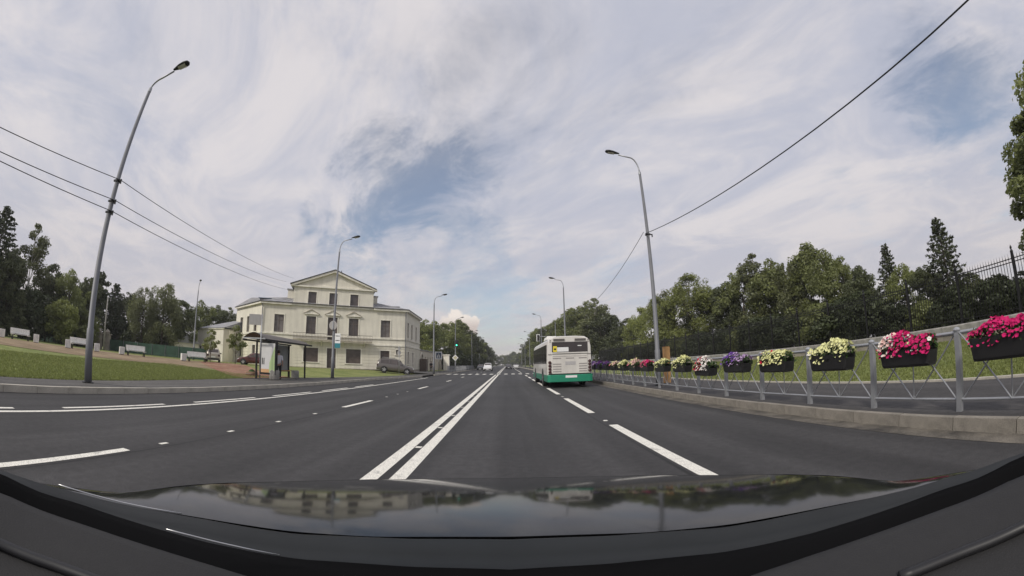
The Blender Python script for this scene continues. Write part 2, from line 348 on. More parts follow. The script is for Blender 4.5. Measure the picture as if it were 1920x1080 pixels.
# ------------------------------------------------------------------ terrain
EY = [-30, 4.58, 7.63, 12.14, 18.26, 23.5, 28.34, 36.23, 42, 200]; EX = [-12.7, -12.74, -13.0, -13.86, -14.9, -15.6, -14.19, -12.53, -11.6, -11.6]
def edgeX(Y): return float(np.interp(Y, EY, EX))
def ter(X, Y):
    d = edgeX(Y) - X; k = min(max((Y - 25) / 13.0, 0), 1)
    L = 22 + (7 - 22) * k; A = 0.55 + (0.38 - 0.55) * k
    t = min(max(d / L, 0), 1); return 0.15 + A * t * t * (3 - 2 * t)
def rter(X): return 0.19 + 0.59 * min(max((X - 9.68) / 8.3, 0), 1)
g = MB().add([(-1500, -300, -0.06), (1500, -300, -0.06), (1500, 2500, -0.06), (-1500, 2500, -0.06)], [(0, 1, 2, 3)]); struct('ground', g, M_ground)
rd = MB(); ys = [-30, 0, 10, 20, 32, 42, 60, 100, 200, 420]
rd.grid([[(x, y, 0.0) for x in (-11.2, -8, -4, 0, 4, 5.8)] for y in ys]); struct('road', rd, M_road)
# dusty gutters along both kerbs
MB().grid([[(5.22, y, 0.004), (5.66, y, 0.004)] for y in (-20, 20, 60, 120, 250)]).build('gutter_strip', M_dust)['kind'] = 'structure'
lw = MB(); dl = [0, 0.3, 0.8, 1.5, 2.5, 4, 6, 8, 10, 13, 16, 19, 22, 26, 32, 40, 55, 80, 120]; yl = [-20 + i * 2 for i in range(36)] + [56, 64, 80, 110]
lw.grid([[(edgeX(y) - d, y, ter(edgeX(y) - d, y)) for d in dl] for y in yl]); struct('left_lawn', lw, M_grass, True)
lp = MB(); KX = lambda y: float(np.interp(y, [-30, 32, 42, 46, 420], [-11.02, -11.02, -9.15, -9.15, -9.15]))
lp.grid([[(KX(y), y, 0.152), ((KX(y) + edgeX(y)) / 2, y, 0.158), (edgeX(y) - 0.05, y, 0.153)] for y in yl]); struct('left_pavement', lp, M_walk, True)
MB().grid([[(-20.5, y, z), (-14.2, y, z), (-9.15, y, 0.156)] for y, z in ((50, 0.56), (54.6, 0.50), (62, 0.35), (70, 0.2), (120, 0.17), (300, 0.17))]).build('yard_apron', M_walk)['kind'] = 'structure'
rp = MB(); rp.grid([[(x, y, 0.17) for x in (5.80, 7.5, 9.56)] for y in (-20, 0, 20, 40, 80, 140, 300)]); struct('right_footpath', rp, M_path)
rl = MB(); rl.grid([[(x, y, rter(x)) for x in (9.66, 10.5, 12, 14, 16, 18.1)] for y in (-20, 0, 10, 20, 40, 75, 120, 300)]); struct('right_lawn', rl, M_grass, True)
pk = MB(); pk.grid([[(x, y, 1.15 + 0.01 * (x - 18)) for x in (18.3, 30, 60, 120)] for y in (-30, 40, 75, 76)]); struct('park_ground', pk, M_ground)
# sandy promenade and red paved crossing, draped on the rising lawn
near = [(-26.0, 2.0), (-26.9, 9.7), (-26.4, 13.4), (-26.0, 17.8), (-24.8, 21.8), (-22.3, 25.2), (-20.3, 26.0)]
far = [(-40.5, 6.0), (-40.5, 12.6), (-39.0, 17.5), (-36.2, 22.0), (-33.0, 27.2), (-30.0, 31.5), (-29.0, 34.0)]
def drape(a, b, off=0.02, n=10):
    rows = []
    for i in range(len(a) - 1):
        for k in range(4):
            t = k / 4; p = Vector(a[i]).lerp(Vector(a[i + 1]), t); q = Vector(b[i]).lerp(Vector(b[i + 1]), t)
            rows.append([(*(w := p.lerp(q, j / n)), ter(w.x, w.y) + off) for j in range(n + 1)])
    w0, w1 = Vector(a[-1]), Vector(b[-1]); rows.append([(*(w := w0.lerp(w1, j / n)), ter(w.x, w.y) + off) for j in range(n + 1)])
    return rows
struct('sand_promenade', MB().grid(drape(near, far)), M_sand, True)
struct('red_paved_path', MB().grid(drape([(-14.9, 19.6), (-17.3, 21.2), (-20.3, 23.6), (-22.4, 25.3), (-25.5, 27.5), (-29.5, 31)], [(-15.0, 25.2), (-17.5, 26.6), (-21.5, 30.0), (-25.5, 33.5), (-28.5, 36.3), (-31, 38.0)], 0.035)), M_brick, True)
# kerbs made of single stones
def kerb(name, pts, n, w, h, parts, gap=0.012):
    root = bpy.data.objects.new(name, None); col.objects.link(root); tag(root, kind='structure')
    me = None
    for i in range(n):
        y0 = pts + i * 1.0
        if me is None:
            bm_ = MB().box(0, w, gap / 2, 1.0 - gap / 2, -0.05, h); me = bm_.mesh('kerbstone', M_kerb)
        o = inst('kerbstone', me, root, (parts(y0), y0, rnd.uniform(-0.006, 0.004))); o.rotation_euler.z = -math.atan2(parts(y0 + 1) - parts(y0), 1.0) + rnd.uniform(-0.004, 0.004)
    return root
k1 = kerb('right_kerb', -4.0, 75, 0.15, 0.18, lambda y: 5.65)
M_kerb = pm('pale_kerb_concrete', (0.46, 0.43, 0.37), 0.85, 0.15, 2.0, bump=0.3, fine=0.15)
k2 = kerb('left_kerb', -4.0, 46, 0.15, 0.165, lambda y: KX(y) - 0.0)
struct('left_far_kerb', MB().box(-9.15, -9.0, 49, 330, -0.05, 0.165), M_kerb)
struct('right_far_kerb', MB().box(5.65, 5.80, 71.2, 330, -0.05, 0.178), M_kerb)
struct('lawn_kerb', MB().box(9.55, 9.67, -20, 300, -0.05, 0.215), M_kerb)

# ------------------------------------------------------------------ road markings
Z = 0.004
def quad(x0, x1, y0, y1, z=Z): return MB().grid([[(x0, y0, z), (x1, y0, z)], [(x0, y1, z), (x1, y1, z)]])
struct('centre_line', MB().grid([[(-1.70, y, Z), (-1.51, y, Z)] for y in (-10, 10, 30, 54.5)]), M_paint)
struct('centre_line', MB().grid([[(-1.38, y, Z), (-1.19, y, Z)] for y in (-10, 10, 30, 54.5)]), M_paint)
struct('centre_line', MB().grid([[(-1.70, y, Z), (-1.51, y, Z)] for y in (62, 120, 320)]), M_paint)
struct('centre_line', MB().grid([[(-1.38, y, Z), (-1.19, y, Z)] for y in (62, 120, 320)]), M_paint)
struct('edge_line', MB().grid([[(-8.33, y, Z), (-8.17, y, Z)] for y in (-10, 10, 25, 41)]), M_paint)
def dashes(name, x, w, first, length, period, n, extra=()):
    root = bpy.data.objects.new(name, None); col.objects.link(root); tag(root, kind='structure')
    me = quad(-w / 2, w / 2, 0, length).mesh('dash', M_paint)
    for i in range(n):
        if 54 < first + i * period + length / 2 < 62: continue
        inst('dash', me, root, (x, first + i * period, 0))
    if extra:
        me2 = quad(-w * 0.25, w * 0.25, 0, 0.16).mesh('tick', M_paint)
        for y in extra: inst('tick', me2, root, (x, y, 0))
dashes('right_lane_line', 2.20, 0.19, -3.4, 4.75, 6.95, 28, (8.9, 16.1))
dashes('left_lane_line', -4.95, 0.17, 1.05, 2.6, 10.45, 20, (4.3, 6.0, 7.7, 9.5, 15.9, 17.6, 19.4))
dashes('bay_line', -8.62, 0.15, 0.3, 3.1, 4.3, 6)
ticks = bpy.data.objects.new('centre_ticks', None); col.objects.link(ticks); tag(ticks, kind='structure')
mt = quad(-0.05, 0.05, 0, 0.12, 0.005).mesh('tick', M_paint)
for i in range(8): inst('tick', mt, ticks, (-1.445, 6.3 + i * 2.1, 0))
zb = bpy.data.objects.new('zebra_crossing', None); col.objects.link(zb); tag(zb, kind='structure')
mz = quad(-0.25, 0.25, 0, 3.6).mesh('stripe', M_paint)
for i in range(14): inst('stripe', mz, zb, (-8.5 + i * 1.03, 56.0, 0))

# ------------------------------------------------------------------ the cream mansion
def wall_panel(mb, x0, x1, z0, z1, ops, depth=0.22, y=0.0, mi=0):
    """front wall face at y with rectangular openings and their reveals"""
    xs = sorted({x0, x1, *[a for o in ops for a in (o[0], o[1])]}); zs = sorted({z0, z1, *[a for o in ops for a in (o[2], o[3])]})
    for i in range(len(xs) - 1):
        for j in range(len(zs) - 1):
            cx, cz = (xs[i] + xs[i + 1]) / 2, (zs[j] + zs[j + 1]) / 2
            if any(o[0] < cx < o[1] and o[2] < cz < o[3] for o in ops): continue
            mb.add([(xs[i], y, zs[j]), (xs[i + 1], y, zs[j]), (xs[i + 1], y, zs[j + 1]), (xs[i], y, zs[j + 1])], [(0, 1, 2, 3)], mi)
    for a, b, c, d in [o[:4] for o in ops]:
        mb.add([(a, y, c), (b, y, c), (b, y, d), (a, y, d), (a, y + depth, c), (b, y + depth, c), (b, y + depth, d), (a, y + depth, d)], [(0, 1, 5, 4), (1, 2, 6, 5), (2, 3, 7, 6), (3, 0, 4, 7)], mi)
def window(parent, a, b, c, d, y=0.0, name='window', trim=0.14, bars=True, sill=True, depth=0.2, M=None):
    """surround, dark pane, frame bars and sill of one opening in a wall that faces -y"""
    w = MB()
    if trim:
        t = trim
        w.box(a - t, a, y - 0.05, y + 0.02, c, d + t); w.box(b, b + t, y - 0.05, y + 0.02, c, d + t); w.box(a, b, y - 0.05, y + 0.02, d, d + t)
    else: w.box(a, b, y + 0.10, y + 0.14, d - 0.05, d)
    wo_ = w.build(name, M_trim, parent)
    gsel = [M_glassd, pm('window_brown', (0.085, 0.066, 0.06), 0.25, 0.3, 2.0), pm('window_curtained', (0.15, 0.135, 0.13), 0.35, 0.45, 1.1)][int(abs(a * 7.3 + c * 3.1)) % 3]
    MB().box(a, b, y + depth - 0.02, y + depth + 0.03, c, d).build('pane', M or gsel, wo_)
    f = MB(); e = 0.06
    f.box(a, a + e, y + depth - 0.07, y + depth - 0.022, c, d); f.box(b - e, b, y + depth - 0.07, y + depth - 0.022, c, d)
    f.box(a + e, b - e, y + depth - 0.07, y + depth - 0.022, d - e, d); f.box(a + e, b - e, y + depth - 0.07, y + depth - 0.022, c, c + e)
    if bars:
        mid = (a + b) / 2; zt = c + (d - c) * 0.68
        f.box(mid - 0.03, mid + 0.03, y + depth - 0.066, y + depth - 0.023, c + e, d - e); f.box(a + e, mid - 0.03, y + depth - 0.064, y + depth - 0.024, zt - 0.03, zt + 0.03); f.box(mid + 0.03, b - e, y + depth - 0.064, y + depth - 0.024, zt - 0.03, zt + 0.03)
    f.build('frame', M_frame, wo_)
    if sill: MB().box(a - 0.18, b + 0.18, y - 0.13, y + 0.03, c - 0.10, c - 0.003).build('sill', M_trim, wo_)
    return wo_
HB = thing('mansion', 'cream plastered mansion with a pedimented centre and dark windows beyond the bus stop', 'building', (-23.07, 49.93, 0), R(24.8))
XL, XR, Z0, ZC = -10.0, 10.0, 0.2, 8.62
GO = [(-8.1, -6.85, 1.35, 3.15), (-4.05, -2.05, 1.30, 3.16), (-0.85, 0.35, 0.4, 3.2), (1.75, 3.75, 1.30, 3.2), (6.45, 7.72, 1.75, 3.15), (8.61, 9.11, 2.68, 3.33)]
SO = [(-8.22, -6.9, 4.97, 7.3), (-3.81, -2.49, 4.97, 7.3), (-0.87, 0.45, 4.32, 7.3), (2.02, 3.33, 4.97, 7.3), (6.44, 7.74, 4.97, 7.3)]
AO = [(-3.75, -2.62, 8.92, 10.6), (-0.84, 0.28, 8.92, 10.6), (2.06, 3.18, 8.92, 10.6)]
w = MB(); wall_panel(w, XL, XR, Z0, 3.83, GO); wall_panel(w, XL, XR, 3.83, ZC, SO)
w.build('front_wall', [M_plaster], HB)
# attic storey with gable
a = MB(); wall_panel(a, -5.78, 5.28, ZC + 0.22, 11.2, AO, y=0.03)
a.add([(-5.78, 0.03, ZC), (-5.78, 0.03, 11.2), (-5.78, 9, 11.2), (-5.78, 9, ZC)], [(0, 1, 2, 3)]); a.add([(5.28, 0.03, ZC), (5.28, 0.03, 11.2), (5.28, 9, 11.2), (5.28, 9, ZC)], [(0, 1, 2, 3)])
a.add([(-5.78, 9, ZC), (5.28, 9, ZC), (5.28, 9, 11.2), (-5.78, 9, 11.2)], [(0, 1, 2, 3)])
a.build('attic_wall', M_plaster, HB)
MB().add([(-5.6, 0.10, 11.38), (5.1, 0.10, 11.38), (-0.25, 0.10, 13.45)], [(0, 1, 2)]).build('pediment_field', M_plaster, HB)
MB().box(-6.1, 5.6, -0.22, 0.25, 11.2, 11.38).build('pediment_cornice', M_trim, HB)
for s, xe in ((-1, -6.25), (1, 5.75)):
    ax, az_ = -0.25, 13.72
    r = MB(); t = Vector((ax - xe, az_ - 11.30)).normalized(); nx, nz = -t.y * (1 if s < 0 else -1), t.x * (1 if s < 0 else -1)
    p = [(xe, 11.30), (ax, az_), (ax, az_ - 0.30), (xe + 0.05, 11.30 - 0.16 + 0.16)]
    r.prism([(xe, 11.18), (ax, az_ - 0.30), (ax, az_), (xe, 11.42)], -0.35, 0.28, 'y'); r.build('raking_cornice', M_trim, HB)
    r = MB(); r.prism([(xe - 0.12, 11.43), (ax, az_ + 0.012), (ax, az_ + 0.10), (xe - 0.12, 11.52)], -0.45, 9.2, 'y'); r.build('attic_roof', M_roofedge, HB)
for x0, x1, zt in ((-7.1, -5.85, 11.35), (5.35, 6.25, 11.15)):
    q = MB().box(x0, x1, 4.0, 5.6, 9.0, zt); q.build('stair_block', M_plaster, HB); MB().box(x0 - 0.12, x1 + 0.12, 3.88, 5.72, zt, zt + 0.14).build('block_cap', M_metalroof, HB)
MB().box(-5.75, -5.0, 2.4, 3.1, 11.6, 12.35).build('chimney', M_grime, HB)
MB().tube([(-4.55, 1.5, 11.9), (-4.55, 1.5, 12.6)], 0.07, 6).build('flue', M_darksteel, HB)
MB().tube([(0.6, 0.5, 13.3), (0.6, 0.5, 13.9)], 0.05, 6).build('flue', M_darksteel, HB)
# main cornice, string courses, rustication
def band(x0, x1, z0, z1, y0, M, name='string_course', par=HB): return MB().box(x0, x1, y0, 0.02, z0, z1).build(name, M, par)
band(XL - 0.3, -5.9, ZC, ZC + 0.24, -0.36, M_trim, 'cornice'); band(5.4, XR + 0.3, ZC, ZC + 0.24, -0.36, M_trim, 'cornice'); band(-5.9, 5.4, ZC, ZC + 0.20, -0.20, M_trim, 'cornice')
band(XL - 0.3, -5.92, ZC + 0.242, ZC + 0.32, -0.45, M_roofedge, 'eaves_edge'); band(5.42, XR + 0.3, ZC + 0.242, ZC + 0.32, -0.45, M_roofedge, 'eaves_edge')
band(XL - 0.05, XR + 0.05, 4.70, 4.86, -0.12, M_trim); band(XL - 0.05, XR + 0.05, 3.78, 3.98, -0.14, M_trim)
zr = [0.62, 1.02, 1.42, 1.82, 2.22, 2.62, 3.02, 3.42]
for z in zr:
    segs = [(XL, XR)]
    for o in GO:
        if o[2] - 0.12 < z + 0.37 and o[3] + 0.12 > z:
            segs = [q for s in segs for q in ((s[0], min(s[1], o[0] - 0.16)), (max(s[0], o[1] + 0.16), s[1])) if q[1] - q[0] > 0.05]
    for x0, x1 in segs: MB().box(x0, x1, -0.055, 0.01, z, z + 0.355).build('stone_course', M_rust, HB)
MB().box(XL - 0.02, XR + 0.02, -0.10, 0.01, 0.15, 0.60).build('plinth', M_grime, HB)
for k, o in enumerate(GO):
    window(HB, *o, name='door' if k == 2 else 'window', trim=0.15 if k != 5 else 0.05, bars=k not in (1, 3, 5), sill=k != 2)
for k, o in enumerate(SO): window(HB, *o, name='balcony_door' if k == 2 else 'window', sill=k != 2)
for o in AO: window(HB, *o, y=0.03, trim=0.12, bars=False)
for o in SO[1:4]:
    cx = (o[0] + o[1]) / 2
    h = MB(); h.box(cx - 1.0, cx + 1.0, -0.22, 0.01, 7.56, 7.66); h.prism([(cx - 1.0, 7.662), (cx + 1.0, 7.662), (cx, 8.14)], -0.16, 0.01, 'y'); h.build('window_hood', M_trim, HB)
    h = MB(); h.prism([(cx - 1.12, 7.665), (cx - 1.0, 7.663), (cx, 8.145), (cx, 8.26)], -0.26, 0.012, 'y'); h.prism([(cx + 1.12, 7.665), (cx + 1.0, 7.663), (cx, 8.145), (cx, 8.26)], -0.26, 0.012, 'y'); h.build('hood_moulding', M_grime, HB)
# balcony
b = MB().box(-5.45, 5.2, -1.0, -0.145, 4.10, 4.28); b.build('balcony_slab', M_grime, HB)
rail = MB(); rail.box(-5.45, 5.2, -0.98, -0.93, 4.98, 5.03); rail.box(-5.45, 5.2, -0.975, -0.935, 4.36, 4.40); br = rail.build('balcony_railing', M_darksteel, HB)
mb_ = MB().tube([(0, 0, 4.28), (0, 0, 4.98)], 0.014, 4).mesh('baluster', M_darksteel)
for i in range(54): inst('baluster', mb_, br, (-5.4 + i * 0.2, -0.955, 0))
for x in (-4.4, -1.6, 1.3, 4.2): MB().prism([(-0.86, 4.09), (-0.06, 4.09), (-0.06, 3.42)], x - 0.09, x + 0.09, 'x').build('bracket', M_trim, HB)
for x in (XL + 0.06, XR - 0.1): MB().tube([(x, -0.28, ZC), (x, -0.16, ZC - 0.5), (x, -0.16, 0.5)], 0.06, 6).build('downpipe', M_grey, HB)
# wings that fold back from the front
def to_local(X, Y):
    d = Vector((X + 23.07, Y - 49.93)); c, s = math.cos(R(24.8)), math.sin(R(24.8)); return d.x * c + d.y * s, -d.x * s + d.y * c
def wing(name, A, B, sec, gnd, xsec=None):
    """wing wall from corner A to corner B seen from outside, windows placed along it"""
    L = math.hypot(B[0] - A[0], B[1] - A[1])
    e = bpy.data.objects.new(name, None)
    ang = math.atan2(B[1] - A[1], B[0] - A[0])
    w = MB(); wall_panel(w, 0, L, 0.2, 3.83, gnd); wall_panel(w, 0, L, 3.83, ZC, sec)
    o = w.build(name, M_plaster, HB); la = to_local(*A); o.location = (la[0], la[1], 0); o.rotation_euler = (0, 0, ang - R(24.8))
    for q in gnd + sec: window(o, *q, trim=0.12)
    for z0, z1, y0, M in ((ZC, ZC + 0.24, -0.36, M_trim), (4.70, 4.86, -0.12, M_trim), (3.78, 3.98, -0.14, M_trim), (0.15, 0.60, -0.09, M_grime), (ZC + 0.242, ZC + 0.32, -0.45, M_roofedge)):
        MB().box(0.0, L + 0.1, y0, 0.018, z0, z1).build('string_course', M, o)
    for z in zr:
        segs = [(0.02, L)]
        for q in gnd:
            if q[2] - 0.12 < z + 0.37 and q[3] + 0.12 > z: segs = [t for s in segs for t in ((s[0], min(s[1], q[0] - 0.14)), (max(s[0], q[1] + 0.14), s[1])) if t[1] - t[0] > 0.05]
        for x0, x1 in segs: MB().box(x0, x1, -0.05, 0.008, z, z + 0.355).build('stone_course', M_rust, o)
    return o
FL, FR = (-32.15, 45.74), (-13.99, 54.12)
LF, RF = (-41.35, 51.74), (-14.45, 65.0)
wing('left_wing_wall', LF, FL, [(2.2, 3.35, 4.97, 7.2), (5.2, 6.35, 4.97, 7.2), (8.2, 9.35, 4.97, 7.2)], [(2.2, 3.3, 1.5, 3.15), (8.0, 9.2, 1.5, 3.15)])
wing('right_wing_wall', FR, RF, [(0.8, 1.7, 4.97, 7.2), (3.5, 4.5, 4.97, 7.2), (6.9, 7.9, 4.97, 7.2)], [(1.0, 2.0, 1.4, 3.1), (4.4, 5.3, 1.4, 3.1)])
# wing roofs (hipped metal sheets with standing seams) and dormers
pl = [to_local(*q) for q in (LF, FL, FR, RF)]
e0 = [(pl[0][0] - 0.3, pl[0][1] - 0.3), (XL - 0.3, -0.42), (XR + 0.3, -0.42), (pl[3][0] + 0.35, pl[3][1])]
rz_ = ZC + 0.33; ridge = [(-13.5, 8.5, rz_ + 1.5), (-6.0, 6.0, rz_ + 1.7), (5.6, 6.0, rz_ + 1.7), (8.0, 14.0, rz_ + 1.5)]
rf = MB(); rf.add([(*p, rz_) for p in e0] + ridge, [(0, 1, 5, 4), (1, 2, 6, 5), (2, 3, 7, 6)])
rf.add([ridge[0], ridge[1], ridge[2], ridge[3], (2, 18, rz_), (-14, 16, rz_), (e0[0][0], e0[0][1], rz_), (e0[3][0], e0[3][1], rz_)], [(0, 1, 5), (1, 2, 4, 5), (2, 3, 4), (0, 5, 6), (3, 7, 4)])
roof = rf.build('roof', M_metalroof, HB)
for i in range(1, 18):
    x = XL - 0.2 + i * 1.15
    if -6 < x < 5.5: continue
    t = 1.0; MB().tube([(x, -0.40, rz_ + 0.02), (max(min(x, 5.6), -6.0) if abs(x) > 6 else x, 6.0, rz_ + 1.72)], 0.025, 4).build('roof_seam', M_metalroof, roof)
for (x, y, M) in ((-10.1, 2.2, M_blueroof), (8.5, 2.4, M_metalroof)):
    d = MB(); d.box(x - 0.75, x + 0.75, y, y + 3.0, ZC + 0.5, ZC + 0.98); dm = d.build('dormer', M_grey, roof)
    MB().prism([(x - 0.95, ZC + 0.985), (x + 0.95, ZC + 0.985), (x + 0.95, ZC + 1.05), (x - 0.95, ZC + 1.05)], y - 0.2, y + 3.1, 'y').build('dormer_roof', M, roof)
    MB().box(x - 0.5, x + 0.5, y - 0.02, y - 0.004, ZC + 0.6, ZC + 0.9).build('dormer_pane', M_glassd, roof)

# ------------------------------------------------------------------ annex and street wall beside the mansion
ax_, ay_ = polar(-40.3, 62.5); bx_, by_ = polar(-43.9, 70.0)
AN = thing('annex', 'low cream annex with a grey hipped roof at the mansion\'s left end', 'building', (ax_, ay_, 0), math.atan2(ay_ - by_, ax_ - bx_))
w = MB(); wall_panel(w, -8.4, 0, 0.3, 5.2, [(-7.6, -6.9, 0.4, 2.6), (-6.3, -5.5, 0.4, 3.0)]); w.add([(0, 0, 0.3), (0, 8, 0.3), (0, 8, 5.6), (0, 0, 5.2)], [(0, 1, 2, 3)]); w.add([(-8.4, 0, 0.3), (-8.4, 8, 0.3), (-8.4, 8, 5.2), (-8.4, 0, 5.2)], [(0, 1, 2, 3)])
w.build('wall', M_plaster, AN)
for o in ((-7.6, -6.9, 0.4, 2.6), (-6.3, -5.5, 0.4, 3.0)): window(AN, *o, name='door', sill=False, bars=False, trim=0.08)
MB().box(-8.6, 0.2, -0.15, 0.01, 5.2, 5.36).build('cornice', M_trim, AN)
MB().add([(-8.6, -0.25, 5.37), (0.3, -0.25, 5.37), (0.3, 8.2, 5.37), (-8.6, 8.2, 5.37), (-3.0, 4, 6.9), (0.2, 4, 6.9)], [(0, 1, 5, 4), (1, 2, 5), (2, 3, 4, 5), (3, 0, 4)]).build('roof', M_metalroof, AN)
for z in (1.6, 3.0): MB().box(-5.0, 0.02, -0.04, 0.01, z, z + 0.1).build('string_course', M_trim, AN)
gx, gy = polar(-39.3, 62.0)
GW = thing('gate_wall', 'tall cream wall with a dark arched doorway behind the bushy street sapling', 'wall', (gx, gy, 0), math.atan2(51.74 - ay_, -41.35 - ax_))
Lg = math.hypot(51.74 - ay_, -41.35 - ax_)
w = MB(); wall_panel(w, -0.6, 0.9, 0.3, 5.0, [], y=0); w.build('wall', M_plaster, GW)
w = MB(); wall_panel(w, 0.9, 3.2, 0.3, 5.4, [(1.2, 2.2, 0.3, 3.4)], y=0, depth=0.4); w.build('gate_panel', M_plaster, GW)
MB().box(1.2, 2.2, 0.38, 0.44, 0.3, 3.4).build('door', M_frame, GW)
MB().box(-0.7, 3.3, -0.12, 0.35, 5.4, 5.52).build('coping', M_metalroof, GW)
SW = thing('street_wall', 'long grimy plaster wall with arched gateway running along the street past the mansion', 'wall', (-14.45, 65.05, 0), R(90))
w = MB(); wall_panel(w, 0, 24, 0.0, 3.75, [(1.0, 2.6, 0.0, 3.0)] + [(4.4 + i * 2.3, 5.1 + i * 2.3, 1.9, 2.7) for i in range(8)], y=0, depth=0.25)
w.add([(0, 0.45, 0), (24, 0.45, 0), (24, 0.45, 3.75), (0, 0.45, 3.75)], [(0, 1, 2, 3)]); w.build('wall', pm('street_wall_plaster', (0.56, 0.51, 0.42), 0.9, 0.12, 0.8, bump=0.2, streak=0.12), SW)
for i in range(8): MB().box(4.4 + i * 2.3, 5.1 + i * 2.3, 0.24, 0.30, 1.9, 2.7).build('niche', M_plaster, SW)
MB().box(-0.05, 24.1, -0.12, 0.55, 3.75, 3.9).build('coping', M_metalroof, SW)
MB().box(1.0, 2.6, 0.3, 0.36, 0.0, 3.0).build('gate_leaf', M_frame, SW)
arch = [(1.0, 2.4)] + [(1.8 - 0.8 * math.cos(math.pi * k / 10), 2.4 + 0.9 * math.sin(math.pi * k / 10)) for k in range(11)] + [(2.6, 2.4), (2.6, 3.42), (1.0, 3.42)]
MB().prism([(0.85, 2.4)] + [(1.8 - 0.95 * math.cos(math.pi * k / 10), 2.4 + 1.05 * math.sin(math.pi * k / 10)) for k in range(11)] + [(1.8 - 0.8 * math.cos(math.pi * k / 10), 2.4 + 0.9 * math.sin(math.pi * k / 10)) for k in range(10, -1, -1)], -0.08, 0.02, 'y').build('arch', M_trim, SW)
MB().box(-0.5, 0.9, -1.2, -0.15, 0.0, 2.3).build('gate_booth', M_frame, SW)
PV = thing('white_gate_pier', 'pale square gate pier at the end of the street wall', 'pier', (-12.9, 84.5, 0.15))
MB().box(-0.6, 0.6, -0.6, 0.6, 0, 3.2).build('shaft', M_trim, PV); MB().box(-0.75, 0.75, -0.75, 0.75, 3.2, 3.4).build('cap', M_trim, PV)

# ------------------------------------------------------------------ lamp posts
def lamp_arm(h, reach, rise, side):
    pts = [(0, 0, h)]
    for k in range(1, 9):
        t = k / 8; pts.append((side * reach * (1 - math.cos(t * math.pi / 2)) , 0, h + rise * math.sin(t * math.pi / 2)))
    pts.append((side * (reach + 0.55), 0, h + rise + 0.12))
    return pts
def lamp_post(label, loc, h=10.0, side=1, reach=0.45, rise=0.85, lean=0.0, brackets=(), rz=0.0, M=None, lantern=True, group='street lamps along the road'):
    t = thing('street_lamp', label, 'street lamp', loc, rz, group); t.rotation_euler.x = 0; t.rotation_euler.y = lean
    MB().tube([(0, 0, -0.05), (0, 0, 1.6), (0, 0, 1.62), (0, 0, h)], [0.13, 0.125, 0.105, 0.062], 12).build('pole', M or M_grey, t, True)
    MB().lathe([(0.20, 0.0), (0.20, 0.03), (0.13, 0.06)], n=12).build('base_flange', M_darksteel, t)
    MB().tube(lamp_arm(h, reach, rise, side), 0.035, 8).build('arm', M_galv, t, True)
    MB().lathe([(0.07, h - 0.12), (0.07, h + 0.02), (0.045, h + 0.06)], n=10).build('collar', M_galv, t)
    x0 = side * (reach + 0.50); z0 = h + rise + 0.12
    prof = [(0.0, 0.045), (0.12, 0.08), (0.30, 0.13), (0.52, 0.15), (0.66, 0.12), (0.72, 0.05)]
    rows = []
    for u, w_ in prof:
        rows.append([(x0 + side * u, w_ * math.cos(a), z0 + 0.08 + 0.14 * u + (w_ * 0.75 * math.sin(a) if math.sin(a) > 0 else w_ * 0.35 * math.sin(a))) for a in [2 * math.pi * k / 12 for k in range(13)]])
    hd = MB().grid(rows); hd.add(rows[-1][:12], [tuple(range(12))]); lh = hd.build('lamp_head', M_darksteel, t, True)
    MB().add([(x0 + side * (0.28 + 0.34 * u), 0.10 * v, z0 + 0.08 + 0.14 * (0.28 + 0.34 * u) - 0.055 - 0.04 * (1 - v * v)) for u in (0, 0.5, 1) for v in (-1, -0.4, 0.4, 1)], [(i * 4 + j, i * 4 + j + 1, i * 4 + j + 5, i * 4 + j + 4) for i in (0, 1) for j in (0, 1, 2)]).build('lamp_glass', M_lampglass, lh)
    for z in brackets:
        MB().box(-0.11, 0.11, -0.10, 0.10, z - 0.03, z + 0.03).box(0.11, 0.24, -0.02, 0.02, z - 0.02, z + 0.02).build('cable_bracket', M_darksteel, t)
        MB().tube([(0.22, 0, z - 0.12), (0.22, 0, z + 0.03)], 0.03, 6).build('insulator', M_black, t)
    return t
p1z = [1.35 + 14.37 * q for q in (0.3506, 0.3027, 0.2774)]
lamp_post('tall grey street lamp nearest the camera on the left pavement, wires on brackets', (-12.26, 7.5, 0.15), 9.80, 1, 0.50, 0.34, 0.0, [z - 0.15 for z in p1z])
lamp_post('street lamp in front of the mansion carrying the bus stop plate', (-13.25, 28.6, 0.15), 9.9, 1, lean=R(0.5))
lamp_post('street lamp just past the mansion\'s right corner', (-9.25, 49.8, 0.15), 9.0, 1)
lamp_post('street lamp right of the road behind the flower boxes, nearest one with a wire', (6.78, 17.3, 0.17), 10.35, -1, 0.45, 0.85, R(-0.35), [7.05])
lamp_post('second street lamp on the right side, rising behind the bus roof', (6.55, 44.9, 0.17), 9.9, -1)
for i, y in enumerate((77, 118, 150, 185)): lamp_post(f'distant street lamp on the right beyond the bus, {ORD[i]} by distance', (6.6, y, 0.17), 9.8, -1)
for i, (y) in enumerate((77.5, 108, 137, 190)): lamp_post(['left street lamp that carries the green traffic light', 'distant left street lamp by the grey railing, first beyond the traffic light', 'distant left street lamp, second beyond the traffic light', 'farthest left street lamp under the dark trees'][i], (-10.1 if i == 0 else -9.6, y, 0.15), 9.4, 1)
x4, y4 = polar(-44.3, 58); lamp_post('slim street lamp behind the white bench nearest the mansion', (x4, y4, 0.6), 9.0, 1, rz=R(-40))

